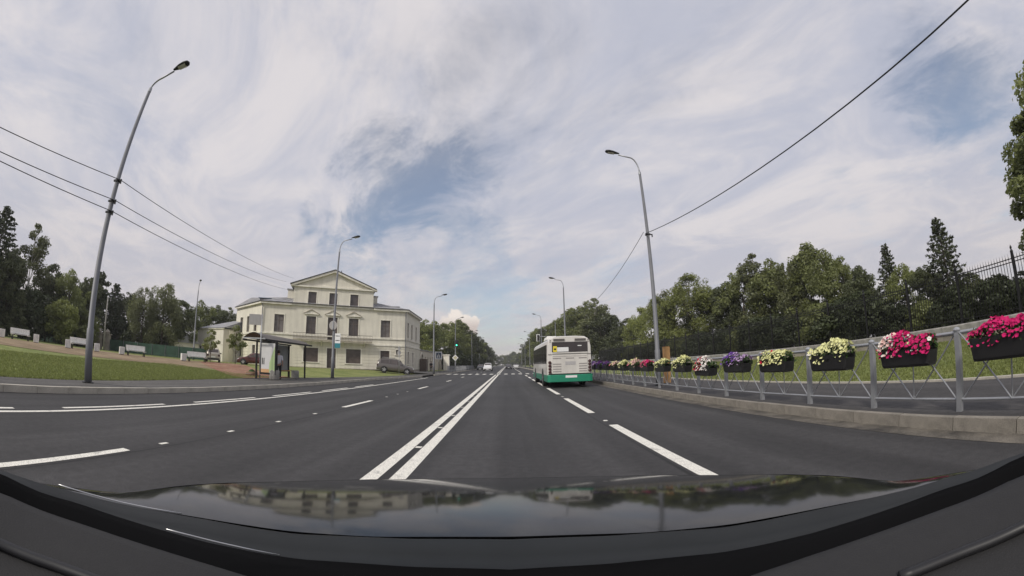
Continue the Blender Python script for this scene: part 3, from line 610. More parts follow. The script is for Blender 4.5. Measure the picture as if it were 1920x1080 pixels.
# wires
def wire(label, a, b, sag, r=0.013):
    a, b = Vector(a), Vector(b); n = 28
    pts = [a.lerp(b, k / n) - Vector((0, 0, sag * 4 * (k / n) * (1 - k / n))) for k in range(n + 1)]
    return tag(MB().tube(pts, r, 5).build('overhead_wire', M_darksteel, None), label, 'wire', 'overhead wires')
roofp = HB.matrix_world
def w_az(az, d, tan): x, y = polar(az, d); return (x, y, CAM_H + tan * d)
ends = [w_az(-31.0, 57.0, 0.197), w_az(-32.0, 57.0, 0.187), w_az(-31.5, 57.5, 0.168)]
for k in range(3):
    nm = ['topmost', 'middle', 'lowest'][k]
    wire(f'{nm} wire from the near left lamp post to the mansion roof', (-12.05, 7.5, p1z[k]), ends[k], 0.35)
    wire(f'{nm} wire leaving the frame left from the near lamp post', (-12.05, 7.5, p1z[k]), (-12.05, -22.5, p1z[k]), (0.86, 0.60, 0.30)[k])
wire('black wire from the right lamp post up over the road to the top right', (6.6, 17.25, 7.25), (6.6, -15.3, 7.25), 1.56, 0.016)
wire('thin wire from the right lamp post falling towards the trees', (6.55, 17.35, 7.35), (6.55, 44.9, 6.9), 1.35)

# ------------------------------------------------------------------ signs, traffic lights, shelter, bins, benches
def plain_sign(name, label, cat, loc, h, build, rz=0.0, group=None):
    t = thing(name, label, cat, loc, rz, group); MB().tube([(0, 0, 0), (0, 0, h)], 0.035, 8).build('pole', M_galv, t, True); build(t, h); return t
M_blue = pm('sign_blue', (0.03, 0.10, 0.35), 0.4, 0.05); M_signw = pm('sign_white', (0.75, 0.76, 0.76), 0.4, 0.05); M_yellow = pm('sign_yellow', (0.75, 0.60, 0.04), 0.45, 0.06)
M_teal = pm('sign_teal', (0.03, 0.20, 0.24), 0.4, 0.05)
M_signback = pm('sign_back', (0.36, 0.35, 0.34), 0.5, 0.08, metal=0.4)
sg = thing('bus_stop_plate', 'small white and teal bus stop plate on the lamp post before the mansion', 'sign', (-13.02, 28.5, 2.45), R(0))
MB().box(-0.02, 0.44, -0.03, 0.0, 0.0, 1.10).build('plate', M_signw, sg); MB().box(-0.02, 0.44, -0.036, -0.031, 0.0, 0.36).build('lower_field', M_teal, sg)
for x in (0.04, 0.16, 0.28):
    for z in (0.53, 0.87): MB().box(x, x + 0.09, -0.036, -0.031, z, z + 0.07).build('route_number_block', M_darksteel, sg)
MB().box(-0.16, 0.0, -0.02, 0.0, 0.9, 0.93).build('bracket', M_darksteel, sg)
rs = thing('round_sign_back', 'grey back of a round road sign on the lamp post before the mansion', 'sign', (-13.2, 28.40, 4.15))
MB().lathe([(0.34, 0), (0.35, 0.01), (0.34, 0.03)], n=20, axis='y').build('disc', M_signback, rs); MB().box(-0.05, 0.05, -0.06, -0.001, -0.3, 0.3).build('clamp', M_galv, rs)
def board_back(t, h):
    MB().box(-0.80, 0.02, -0.03, 0.0, h - 0.66, h - 0.05).build('panel_back', M_signback, t); MB().box(-0.80, 0.02, 0.001, 0.012, h - 0.66, h - 0.05).build('panel_rim', M_darksteel, t)
    for z in (h - 0.2, h - 0.5): MB().box(-0.7, 0.05, 0.013, 0.04, z - 0.02, z + 0.02).build('stiffener', M_galv, t)
plain_sign('road_sign', 'post with a rectangular sign seen from behind at the shelter\'s near corner', 'sign', (-13.95, 19.9, 0.15), 3.75, board_back, R(20))
def cone_sign(t, h): MB().lathe([(0.3, 0), (0.3, 0.02)], n=3, axis='y', c=(0, 0.0, h - 0.3)).build('plate', M_signback, t); MB().lathe([(0.25, 0), (0.25, 0.02)], n=16, axis='y', c=(0, 0.05, h - 0.75)).build('round_plate', M_signback, t)
plain_sign('road_sign', 'thin sign post standing before the parked silver SUV', 'sign', (-12.6, 45.6, 0.17), 3.3, cone_sign, R(15))
def ped(t, h):
    MB().box(-0.55, 0.55, -0.03, 0.0, h - 1.2, h).build('plate', M_signw, t); MB().box(-0.42, 0.42, -0.036, -0.031, h - 1.07, h - 0.13).build('field', pm('shaded_blue', (0.05, 0.075, 0.12), 0.4, 0.05), t)  # sign blue dimmed in its colour, for a plate lit from the other side
    MB().add([(-0.30, -0.040, h - 0.95), (0.30, -0.040, h - 0.95), (0, -0.040, h - 0.25)], [(0, 1, 2)]).build('triangle', M_signw, t)
    MB().box(-0.04, 0.06, -0.045, -0.041, h - 0.75, h - 0.5).box(-0.12, 0.0, -0.045, -0.041, h - 0.92, h - 0.75).box(0.03, 0.12, -0.045, -0.041, h - 0.92, h - 0.75).lathe([(0.05, -0.045), (0.05, -0.041)], c=(0.0, 0, h - 0.43), n=8, axis='y').build('walking_figure', M_darksteel, t)
plain_sign('crossing_sign', 'white bordered pedestrian crossing sign before the street wall', 'sign', (-10.9, 63.0, 0.15), 3.3, ped)
ts = thing('priority_sign', 'pale diamond priority sign on the traffic light post', 'sign', (-10.1, 77.3, 2.75))
d = MB(); d.add([(0, -0.03, -0.62), (0.62, -0.03, 0), (0, -0.03, 0.62), (-0.62, -0.03, 0), (0, 0, -0.62), (0.62, 0, 0), (0, 0, 0.62), (-0.62, 0, 0)], [(0, 1, 2, 3), (4, 7, 6, 5), (0, 4, 5, 1), (1, 5, 6, 2), (2, 6, 7, 3), (3, 7, 4, 0)]); d.build('plate', M_signw, ts)
MB().add([(0, -0.036, -0.42), (0.42, -0.036, 0), (0, -0.036, 0.42), (-0.42, -0.036, 0)], [(0, 1, 2, 3)]).build('yellow_field', pm('faded_yellow', (0.50, 0.46, 0.30), 0.45, 0.06), ts)
M_go = pm('green_lamp', (0.05, 0.5, 0.3), 0.3, 0.02, emit=(0.08, 1.0, 0.55, 3.0)); M_off = pm('unlit_lens', (0.04, 0.02, 0.02), 0.3, 0.1)
def traffic_light(label, loc, lit, rz=0.0):
    t = thing('traffic_light', label, 'traffic light', loc, rz, 'traffic lights at the crossing')
    MB().box(-0.19, 0.19, -0.02, 0.2, 0.0, 1.1).build('housing', M_black, t, bevel=0.03)
    MB().box(-0.32, 0.32, 0.201, 0.215, -0.12, 1.22).build('backboard', M_signw if lit is None else M_black, t)
    for i, z in enumerate((0.2, 0.55, 0.9)):
        MB().lathe([(0.14, -0.03), (0.13, -0.022)], c=(0, 0, z), n=16, axis='y').build('lens', M_go if (lit == i) else M_off, t)
        MB().add([(0.15 * math.cos(a), y, z + 0.15 * math.sin(a)) for y in (-0.02, -0.2) for a in [math.pi * k / 8 for k in range(9)]], [(k, k + 1, k + 10, k + 9) for k in range(8)]).build('visor', M_black, t)
    return t
traffic_light('traffic light showing green on the left lamp post beyond the mansion', (-9.82, 77.2, 5.0), 0)
traffic_light('traffic light with white backboard on the mast arm beyond the bus', (5.75, 73.9, 5.7), None)
mast = thing('mast_arm_post', 'thin mast with a horizontal arm over the right lane beyond the bus', 'post', (9.0, 74.0, 0.17))
MB().tube([(0, 0, 0), (0, 0, 9.0)], [0.11, 0.06], 10).build('pole', M_grey, mast, True); MB().tube([(0, 0, 5.9), (-1.2, 0, 6.3), (-3.2, 0, 6.3)], 0.05, 8).build('arm', M_galv, mast, True)

SH = thing('bus_shelter', 'dark framed bus shelter with a lit poster wall on the left pavement', 'bus shelter', (-14.4, 20.3, 0.15))
def SHb(name, M, *bx): 
    q = MB()
    for b_ in bx: q.box(*b_)
    return q.build(name, M, SH)
for x, y in ((-0.35, 0.35), (-1.0, 2.9), (-1.0, 5.3), (0.35, 5.3)): SHb('post', M_darksteel, (x - 0.045, x + 0.045, y - 0.045, y + 0.045, 0, 2.28))
SHb('poster_cabinet', M_darksteel, (0.02, 1.12, 0.25, 0.47, 0.30, 2.25))
M_poster = pm('poster_paper', (0.60, 0.60, 0.60), 0.35, 0.10, 1.2); M_pgreen = pm('poster_green', (0.42, 0.55, 0.28), 0.35, 0.1, 1.0); M_porange = pm('poster_orange', (0.62, 0.38, 0.20), 0.35, 0.12, 2.0)
pc = SHb('poster', M_poster, (0.08, 1.06, 0.238, 0.249, 0.42, 2.12))
MB().add([(1.06, 0.232, 0.46), (1.06, 0.232, 1.95), (0.70, 0.232, 1.0), (0.66, 0.232, 0.46)], [(0, 1, 2, 3)]).build('poster_green_area', M_pgreen, pc)
MB().box(0.08, 0.68, 0.230, 0.236, 0.42, 0.62).build('poster_orange_strip', M_porange, pc)
for x in (0.14, 0.26): MB().box(x, x + 0.06, 0.231, 0.236, 0.88, 1.26).build('poster_figure', M_darksteel, pc)
SHb('back_panel', M_glasspane, (-1.06, -1.03, 2.95, 5.25, 0.4, 2.2)); SHb('seat', M_wood, (-0.98, -0.6, 3.0, 5.2, 0.45, 0.50)); SHb('seat_support', M_darksteel, (-0.85, -0.75, 3.2, 3.28, 0, 0.45)); SHb('seat_support', M_darksteel, (-0.85, -0.75, 5.0, 5.08, 0, 0.45))
rows = []
for y in (-0.1, 1.4, 2.8, 4.3, 5.7):
    rows.append([(-1.1 + 1.75 * t, y, 2.30 + 0.34 * math.sin(math.pi * min(t * 1.1, 1)) * (1 - 0.3 * y / 6.5) + 0.05 * (1 - t)) for t in [k / 10 for k in range(11)]])
ro = MB().grid(rows); ro.grid([[(x, y, z + 0.05) for x, y, z in r] for r in rows]); ro.build('roof', pm('tinted_roof_sheet', (0.10, 0.082, 0.066), 0.45, 0.2, 2.0), SH, True)
SHb('roof_beam', M_black, (0.60, 0.68, -0.12, 5.72, 2.24, 2.34)); SHb('roof_beam', M_black, (-1.14, -1.06, -0.12, 5.72, 2.22, 2.32)); SHb('fascia', M_galv, (-1.06, 0.6, -0.16, -0.12, 2.32, 2.40))
def drum(name, label, loc, r, h, M, group=None, cat='bin'):
    t = thing(name, label, cat, loc, 0, group); MB().lathe([(r * 0.85, 0), (r, h * 0.12), (r, h * 0.88), (r * 0.92, h), (r * 0.72, h), (r * 0.7, h * 0.8)], n=18).build('bowl', M, t, True)
    MB().lathe([(r * 1.02, h * 0.40), (r * 1.03, h * 0.45), (r * 1.02, h * 0.5)], n=18).build('rim_band', M_concrete, t); return t
drum('concrete_bin', 'round grey concrete bin before the shelter\'s poster wall', (-13.5, 20.8, 0.15), 0.31, 0.58, M_concrete, 'concrete bins at the bus stop')
drum('concrete_bin', 'round grey concrete bin at the far end of the shelter', (-14.06, 24.25, 0.15), 0.27, 0.55, M_concrete, 'concrete bins at the bus stop')
pb = drum('stone_planter', 'low brown planter on the red paving behind the shelter', (-17.1, 23.4, 0.18), 0.42, 0.26, pm('planter_brown', (0.22, 0.14, 0.09), 0.9, 0.3, 5), cat='planter')
MB().lathe([(0.25, 0.24), (0.2, 0.34), (0.08, 0.42)], n=9).build('plant', L_box, pb)

# white benches and bins along the promenade
def bench_proto():
    t = thing('park_bench', 'white slatted park bench', 'bench', (0, 0, 0), 0, 'white benches along the promenade')
    for s in (-1, 1):
        for y0, y1, z1 in ((0.18, 0.26, 0.40), (-0.26, -0.18, 0.42)): MB().box(s * 0.78 - 0.035, s * 0.78 + 0.035, y0, y1, 0, z1).build('leg', M_black, t)
        MB().prism([(-0.24, 0.40), (-0.30, 0.86), (-0.36, 0.86), (-0.30, 0.40)], s * 0.78 - 0.03, s * 0.78 + 0.03, 'x').build('back_stay', M_white, t)
        MB().prism([(-0.28, 0.36), (0.28, 0.36), (0.28, 0.41), (-0.28, 0.41)], s * 0.78 - 0.03, s * 0.78 + 0.03, 'x').build('seat_bearer', M_white, t)
    for k in range(5): MB().box(-0.95, 0.95, -0.25 + k * 0.11, -0.16 + k * 0.11, 0.413, 0.445).build('seat_slat', M_white, t)
    for k in range(5): z = 0.48 + k * 0.085; y = -0.245 - 0.06 * (z - 0.42) / 0.44; MB().box(-0.95, 0.95, y, y + 0.03, z, z + 0.073).build('back_slat', M_white, t)
    return t
bp = bench_proto()
BL = [(-38.2, 15.6, -62, 'white park bench farthest left, under the dark trees'), (-33.6, 19.6, -62, 'white park bench partly behind the near left lamp post'), (-31.7, 24.6, -58, 'white park bench before the green mesh fence'), (-28.0, 29.2, -25, 'white park bench nearest the mansion annex')]
for i, (x, y, a_, lab) in enumerate(BL):
    o = bp if i == 0 else copy_tree(bp)
    o.location = (x, y, ter(x, y) + 0.02); o.rotation_euler.z = math.atan2(x, -y) + R(14); o['label'] = lab
def bin_proto():
    t = thing('litter_bin', 'white square litter bin', 'bin', (0, 0, 0), 0, 'white litter bins by the benches')
    MB().box(-0.24, 0.24, -0.24, 0.24, 0.04, 0.66).build('casing', M_white, t, bevel=0.015); MB().box(-0.19, 0.19, -0.19, 0.19, 0.66, 0.68).build('opening', M_black, t); MB().box(-0.2, 0.2, -0.2, 0.2, 0, 0.04).build('foot', M_black, t)
    for s in (-0.12, 0, 0.12): MB().box(s - 0.012, s + 0.012, -0.252, -0.241, 0.08, 0.62).build('slat_groove', M_grey, t)
    return t
bnp = bin_proto()
for i, (x, y, lab) in enumerate([(-39.4, 14.2, 'white litter bin at the left picture edge'), (-36.7, 16.6, 'white litter bin right of the farthest left bench'), (-33.4, 18.2, 'white litter bin left of the bench behind the lamp post'), (-33.3, 21.2, 'white litter bin just right of the near lamp post'), (-32.5, 23.5, 'white litter bin left of the bench before the mesh fence'), (-28.75, 28.1, 'white litter bin left of the bench nearest the annex')]):
    o = bnp if i == 0 else copy_tree(bnp); o.location = (x, y, ter(x, y) + 0.02); o.rotation_euler.z = R(60); o['label'] = lab
# green mesh fence
GP = [polar(-66, 68), polar(-60, 63.5), polar(-57.6, 62.5)], [polar(-55.8, 62), polar(-50, 58.5), polar(-44.4, 55.5), polar(-42.6, 55)]
for gi, pts in enumerate(GP):
    GF = thing('mesh_fence', ['green mesh fence left of the stone gate pillars', 'green mesh fence right of the stone gate pillars behind the benches'][gi], 'fence', (*pts[0], 0.6), 0, 'green mesh fences')
    px, py = pts[0]
    for a_, b_ in zip(pts[:-1], pts[1:]):
        n = max(1, round(math.dist(a_, b_) / 2.5))
        for k in range(n):
            p = Vector(a_).lerp(Vector(b_), k / n) - Vector((px, py)); q = Vector(a_).lerp(Vector(b_), (k + 1) / n) - Vector((px, py))
            nn = (q - p).orthogonal().normalized() * 0.02
            MB().add([(p.x, p.y, 0.05), (q.x, q.y, 0.05), (q.x, q.y, 1.45), (p.x, p.y, 1.45), (p.x + nn.x, p.y + nn.y, 0.05), (q.x + nn.x, q.y + nn.y, 0.05), (q.x + nn.x, q.y + nn.y, 1.45), (p.x + nn.x, p.y + nn.y, 1.45)], [(0, 1, 2, 3), (4, 7, 6, 5), (3, 2, 6, 7), (0, 4, 5, 1)]).build('panel', M_net, GF)
            MB().tube([(p.x - nn.x * 2, p.y - nn.y * 2, 0), (p.x - nn.x * 2, p.y - nn.y * 2, 1.5)], 0.035, 6).build('post', M_grey, GF)
for i, (az, lab) in enumerate(((-57.3, 'left stone gate pillar between the mesh fences'), (-56.2, 'right stone gate pillar between the mesh fences'))):
    x, y = polar(az, 62); t = thing('gate_pillar', lab, 'pillar', (x, y, 0.6), R(30), 'stone gate pillars')
    MB().box(-0.4, 0.4, -0.4, 0.4, 0, 2.0).build('shaft', M_stone, t); MB().box(-0.5, 0.5, -0.5, 0.5, 2.0, 2.15).build('cap', M_stone, t); MB().lathe([(0.3, 2.15), (0.36, 2.35), (0.2, 2.6), (0.05, 2.7)], n=10).build('finial', M_stone, t)
x, y = polar(-56.6, 56); t = thing('utility_pole', 'thin grey pole by the gate pillars', 'pole', (x, y, 0.6)); MB().tube([(0, 0, 0), (0, 0, 6.3)], [0.12, 0.08], 8).build('shaft', M_concrete, t, True); MB().lathe([(0.11, 6.25), (0.05, 6.4)], n=8).build('cap', M_galv, t)
x, y = polar(-47.2, 70); t = thing('shed', 'small pale shed with low roof behind the mesh fence', 'building', (x, y, 0.6), R(-40)); MB().box(-4, 4, 0, 4, 0, 2.2).build('wall', M_plaster, t); MB().prism([(-0.3, 2.2), (4.3, 2.2), (2, 3.3)], -4.3, 4.3, 'x').build('roof', M_metalroof, t); MB().box(-1.5, -0.6, -0.03, -0.001, 0.8, 1.6).build('window', M_glassd, t)

# ------------------------------------------------------------------ right side: white railing with flower boxes
FX, FY0, FS, NB = 6.12, 3.13, 1.773, 34
RF_ = thing('road_railing', 'grey steel pedestrian railing with crossed bars along the right kerb', 'railing', (FX, 0, 0.17))
post = MB(); post.box(-0.042, 0.042, -0.042, 0.042, 0, 1.12); post_me = post.mesh('post', M_galv)
cap_me = MB().lathe([(0.062, 1.12), (0.062, 1.135), (0.04, 1.16), (0.01, 1.17)], n=10).mesh('post_cap', M_galv)
rl_ = FS - 0.09
top_me = MB().tube([(0, 0.045, 1.09), (0, 0.045 + rl_, 1.09)], 0.026, 8).mesh('top_rail', M_galv); bot_me = MB().tube([(0, 0.045, 0.17), (0, 0.045 + rl_, 0.17)], 0.02, 8).mesh('bottom_rail', M_galv)
h_ = rl_ / 2
br_me = [MB().tube([(0.0, 0.045 + a0, 0.17), (0.0, 0.045 + a1, 1.09)], 0.0125, 6).mesh('brace', M_galv) for a0, a1 in ((0, h_), (h_, 0), (h_, rl_), (rl_, h_))]
va_me = MB().tube([(0, 0.045 + h_, 0.17), (0, 0.045 + h_, 1.09)], 0.0125, 6).mesh('upright_bar', M_galv)
for i in range(-3, NB + 1):
    y = FY0 + i * FS
    po = inst('post', post_me, RF_, (0, y, 0)); inst('post_cap', cap_me, po)
    if i < NB:
        inst('top_rail', top_me, RF_, (0, y, 0)); inst('bottom_rail', bot_me, RF_, (0, y, 0)); inst('upright_bar', va_me, RF_, (0, y, 0))
        for k, q in enumerate(br_me): inst('brace', q, RF_, (0.015 if k % 2 else -0.015, y, 0))
FC = dict(magenta=(0.52, 0.015, 0.13), pink=(0.62, 0.16, 0.24), red=(0.45, 0.015, 0.05), cream=(0.66, 0.66, 0.34), white=(0.74, 0.70, 0.66), violet=(0.14, 0.06, 0.30), lilac=(0.42, 0.30, 0.48), purple=(0.10, 0.03, 0.14), blush=(0.66, 0.44, 0.40))
FM = {k: pm('petal_' + k, v, 0.7, 0.22, 30, spec=0.2) for k, v in FC.items()}
box_me = None
def flower_meshes(seed, cols, dens=150, spread=1.0, trail=0.12):
    dens = int(dens * 1.7); trail *= 0.55
    r = random.Random(seed); mats = [FM[c] for c in dict.fromkeys(c for c, _ in cols)]; names = list(dict.fromkeys(c for c, _ in cols))
    fl = MB(); lf = MB()
    lumps = [(r.uniform(-0.46, 0.46), r.uniform(0.6, 1.5)) for _ in range(5)]
    for k in range(dens):
        t = r.random(); y = r.uniform(-0.52, 0.52) * spread
        hh = 0.08 + 0.14 * (1 - (abs(y) / 0.58) ** 2) * max(math.exp(-((y - a) / 0.16) ** 2) * b for a, b in lumps) + 0.03 * r.random()
        if r.random() < trail: x = -0.16 - r.uniform(0, 0.05); z = r.uniform(-0.10, 0.06)
        else:
            a = r.uniform(0, math.pi); x = -0.20 * math.cos(a) * r.uniform(0.6, 1.0); z = 0.02 + hh * math.sin(a) ** 0.6
        # colour by zone along the box with some mixing
        acc = 0; u = (y / 1.1 + 0.5) * 0.75 + r.random() * 0.25
        tot = sum(w for _, w in cols); cname = cols[-1][0]
        for c, w in cols:
            acc += w / tot
            if u <= acc: cname = c; break
        if r.random() < 0.12: cname = r.choices([c for c, _ in cols], [w for _, w in cols])[0]
        s = r.uniform(0.020, 0.042); n = Vector((-0.7 + r.uniform(-0.5, 0.5), r.uniform(-0.6, 0.6), 0.6 + r.uniform(-0.4, 0.5))).normalized()
        if x > 0.05: n.x = abs(n.x)
        e1 = n.orthogonal().normalized(); e2 = n.cross(e1); c0 = Vector((x, y, z)); m_ = names.index(cname)
        ring = [c0 + (e1 * math.cos(q * math.pi / 5) + e2 * math.sin(q * math.pi / 5)) * s * (1.0 if q % 2 == 0 else 0.78) + n * s * 0.35 for q in range(10)]
        fl.add([c0] + ring, [(0, 1 + q, 1 + (q + 1) % 10) for q in range(10)], m_)
    for k in range(420):
        y = r.uniform(-0.52, 0.52); a = r.uniform(-0.5, math.pi + 0.3); rr = r.uniform(0.5, 1.0); x = -0.18 * math.cos(a) * rr; z = 0.0 + 0.17 * math.sin(a) * rr
        s = r.uniform(0.025, 0.05); n = Vector((r.uniform(-1, 1), r.uniform(-1, 1), r.uniform(0, 1))).normalized(); e1 = n.orthogonal().normalized(); e2 = n.cross(e1); c0 = Vector((x, y, z))
        lf.add([c0 - e1 * s, c0 + e2 * s * 0.5, c0 + e1 * s, c0 - e2 * s * 0.5], [(0, 1, 2, 3)])
    return fl.mesh('flowers', mats), lf.mesh('foliage', L_box)
designs = [flower_meshes(1, [('magenta', 7), ('white', 0.25)], 200), flower_meshes(2, [('white', 1.0), ('magenta', 5), ('blush', 0.8), ('white', 1.4), ('cream', 0.8)], 200, 1.0, 0.35), flower_meshes(3, [('cream', 8), ('white', 1)], 190),
           flower_meshes(4, [('cream', 6), ('red', 0.25), ('cream', 2)], 180, 0.9, 0.4), flower_meshes(5, [('lilac', 3), ('violet', 3)], 180), flower_meshes(6, [('white', 4), ('red', 1.2), ('blush', 2)], 130, 0.8, 0.35),
           flower_meshes(7, [('magenta', 3), ('pink', 3)], 170), flower_meshes(8, [('blush', 3), ('cream', 2), ('pink', 2)], 160), flower_meshes(9, [('purple', 3), ('violet', 2), ('lilac', 1)], 150)]
dn_ = ['magenta petunias', 'magenta and white petunias', 'pale cream petunias', 'cream petunias with a stray red bloom', 'violet and lilac petunias', 'white and red petunias, sparse', 'hot pink petunias', 'blush and cream petunias', 'deep purple petunias']
bx = MB(); pf = [(-0.17, 0.13), (-0.15, -0.13), (-0.10, -0.17), (0.10, -0.17), (0.15, -0.13), (0.17, 0.13), (0.145, 0.13), (0.13, 0.05), (-0.13, 0.05), (-0.145, 0.13)]
rows = []
for t in (-0.50, -0.48, -0.3, 0.0, 0.3, 0.48, 0.50):
    k = 0.90 if abs(t) > 0.49 else 1.0; rows.append([(px * k, t * (1.0 if pz > 0 else 0.93), pz) for px, pz in pf] + [(pf[0][0] * k, t, pf[0][1])])
bx.grid(rows); bx.add([r_ for r_ in rows[0][:10]], [tuple(range(10))]); bx.add([r_ for r_ in rows[-1][:10]], [tuple(range(10))]); box_me = bx.mesh('trough', M_black)
hk_me = MB().box(-0.02, 0.30, -0.02, 0.02, 0.10, 0.12).box(0.28, 0.30, -0.02, 0.02, 0.02, 0.12).mesh('hanger', M_darksteel)
order = {-1: 0, 0: 1, 1: 2, 2: 3, 3: 4, 4: 5, 5: 2, 6: 2, 7: 6, 8: 7, 9: 2, 10: 7, 11: 8, 12: 8}
for i in range(-2, 30):
    dsn = order.get(i, (7, 2, 8, 4, 6)[i % 5]); y = FY0 + i * FS + FS / 2 + 0.02 * ((i * 37) % 5 - 2); low = -0.10 if i == 4 else 0.0
    t = thing('flower_box', f'black railing box of {dn_[dsn]}, {ORD[i + 2]} from the near end', 'flower box', (FX - 0.19, y, 1.03 + low), 0, 'flower boxes hung on the railing')
    inst('trough', box_me, t); 
    for s in (-0.3, 0.3): inst('hanger', hk_me, t, (0, s, 0))
    f = inst('flowers', designs[dsn][0], t, (0, 0, 0.10), 0 if i % 2 else 0, (1, 1 + 0.06 * math.sin(i * 3.1), 1 + 0.15 * math.sin(i * 1.7))); f['kind'] = 'stuff'
    f = inst('foliage', designs[dsn][1], t, (0, 0, 0.10)); f['kind'] = 'stuff'
t = thing('wooden_post', 'short orange wooden post behind the flower boxes by the lamp', 'post', (7.75, 18.6, 0.17), R(12)); MB().prism([(-0.16, -0.10), (0.16, -0.10), (0.16, 0.10), (-0.16, 0.10)], 0, 1.78).build('shaft', M_wood, t, bevel=0.015); MB().box(-0.17, 0.17, -0.11, 0.11, 1.785, 1.80).build('cap', M_darksteel, t)

# ------------------------------------------------------------------ plinth wall and iron fence of the park
PW = thing('park_wall', 'low stone plinth wall at the top of the right lawn', 'wall', (18.1, 0, 0.5))
blk = MB().box(-0.0, 0.4, 0.006, 1.994, 0, 0.64).mesh('stone_block', M_stone); cop = MB().prism([(-0.12, 0.645), (-0.12, 0.86), (0.0, 0.91), (0.40, 0.91), (0.52, 0.86), (0.52, 0.645)], 0.004, 1.996, 'y').mesh('coping_stone', M_concrete)
for i in range(42): inst('stone_block', blk, PW, (rnd.uniform(-0.006, 0.006), -4 + i * 2.0, 0)); inst('coping_stone', cop, PW, (rnd.uniform(-0.005, 0.005), -4 + i * 2.0, rnd.uniform(-0.005, 0.005)))
IF = thing('iron_fence', 'black iron fence with spear tips on the park wall', 'fence', (18.3, 0, 1.41))
pick = MB(); pick.box(-0.011, 0.011, -0.011, 0.011, 0, 2.06); pick.add([(-0.03, 0, 2.06), (0, -0.012, 2.06), (0.03, 0, 2.06), (0, 0.012, 2.06), (0, 0, 2.22), (0, 0, 2.03)], [(0, 1, 4), (1, 2, 4), (2, 3, 4), (3, 0, 4), (0, 1, 5), (1, 2, 5), (2, 3, 5), (3, 0, 5)])
pick_me = pick.mesh('picket', M_darksteel)
for i in range(296): inst('picket', pick_me, IF, (0, 3.2 + i * 0.14, 0))
stf = MB()
for i in range(296, 540):
    y = 3.2 + i * 0.14; o0 = len(stf.v); stf.v += [(a_, b_ + y, c__) for a_, b_, c__ in pick.v]; stf.f += [tuple(q + o0 for q in f) for f in pick.f]; stf.mi += [0] * len(pick.f)
o = stf.build('far_pickets', M_darksteel, IF); o['kind'] = 'stuff'
for z in (0.15, 1.85, 1.98): MB().box(-0.02, 0.02, 2.4, 79, z, z + 0.035).build('rail', M_darksteel, IF)
fp_me = MB().box(-0.05, 0.05, -0.05, 0.05, 0, 2.2).lathe([(0.07, 2.2), (0.08, 2.26), (0.03, 2.34), (0.06, 2.40), (0.01, 2.50)], n=8).mesh('post', M_darksteel)
for i in range(26): inst('post', fp_me, IF, (0.0, 3.13 + i * 2.94, 0))

# left far: grey pedestrian railing past the crossing
GR = thing('grey_railing', 'grey pedestrian railing on the left beyond the crossing', 'railing', (-9.5, 63.5, 0.15))
pm_ = MB().box(-0.04, 0.04, -0.04, 0.04, 0, 1.1).mesh('post', M_galv); rr = MB().box(-0.02, 0.02, 0.04, 1.96, 1.0, 1.05).box(-0.02, 0.02, 0.04, 1.96, 0.15, 0.19).mesh('rail_pair', M_galv); bb = MB()
for k in range(8): bb.box(-0.01, 0.01, 0.14 + k * 0.22, 0.16 + k * 0.22, 0.19, 1.0)
bbm = bb.mesh('infill_bars', M_galv)
for i in range(26): inst('post', pm_, GR, (0, i * 2, 0)); inst('rail_pair', rr, GR, (0, i * 2, 0)); inst('infill_bars', bbm, GR, (0, i * 2, 0))

# ------------------------------------------------------------------ city bus
M_buswhite = pm('bus_white', (0.64, 0.62, 0.585), 0.35, 0.06, 0.8, coat=0.3, streak=0.10); M_busgreen = pm('bus_green', (0.015, 0.22, 0.13), 0.4, 0.12, 1.5, coat=0.2)
M_buspanel = pm('bus_panel', (0.63, 0.61, 0.57), 0.4, 0.08, 1.2, streak=0.12)
M_groove = pm('bus_groove', (0.30, 0.28, 0.27), 0.6, 0.1); M_tail = pm('tail_lamp', (0.045, 0.012, 0.012), 0.3, 0.1, coat=0.3); M_busglass = pm('bus_glass', (0.030, 0.024, 0.024), 0.12, 0.2, 1.0, spec=0.7)
BUS = thing('city_bus', 'white city bus with green rear bumper driving ahead in the right lane', 'bus', (3.44, 22.0, 0.0), R(0.4))
bw, L_ = 1.27, 10.8
def bus_ring(y, ins=0.0, top=2.86, bot=0.34):
    w = bw - ins; p = []
    for s in (1, -1):
        half = [(w - 0.02, bot), (w, bot + 0.3), (w, 1.3), (w - 0.03, 2.3), (w - 0.09, 2.62), (w - 0.20, top - 0.10 - ins), (w - 0.38, top - ins), (w * 0.35, top + 0.03 - ins)]
        p += half if s == 1 else [(-x, z) for x, z in half[::-1]]
    return [(x, y, z) for x, z in p]
rows = [bus_ring(0.05, 0.05), bus_ring(0.0 + 0.12, 0.015), bus_ring(0.25, 0.0), bus_ring(5), bus_ring(L_ - 0.3), bus_ring(L_ - 0.1, 0.03), bus_ring(L_, 0.10)]
b = MB(); b.grid([r_ + [r_[0]] for r_ in rows]); b.add(rows[0], [tuple(range(16))]); b.add(rows[-1], [tuple(range(16))]); b.build('body', M_buswhite, BUS)
def BB(name, M, x0, x1, z0, z1, y=0.0, t=0.04, par=BUS, bev=0.0): return MB().box(x0, x1, y, y + t, z0, z1).build(name, M, par, bevel=bev)
BB('rear_panel', M_buspanel, -0.99, 1.0, 0.80, 1.855, 0.005, 0.05); BB('panel_seam', M_groove, -1.20, 1.20, 1.858, 1.885, 0.012, 0.05)
rw = BB('rear_window', M_busglass, -0.98, 1.02, 1.985, 2.55, -0.004, 0.06, bev=0.015)
BB('yellow_placard', M_yellow, -0.92, -0.71, 2.0, 2.32, -0.010, 0.005, rw); BB('white_route_sheet', M_signw, -0.70, -0.06, 2.01, 2.25, -0.010, 0.005, rw); BB('sticker', M_signw, 0.46, 0.68, 2.30, 2.35, -0.010, 0.005, rw)
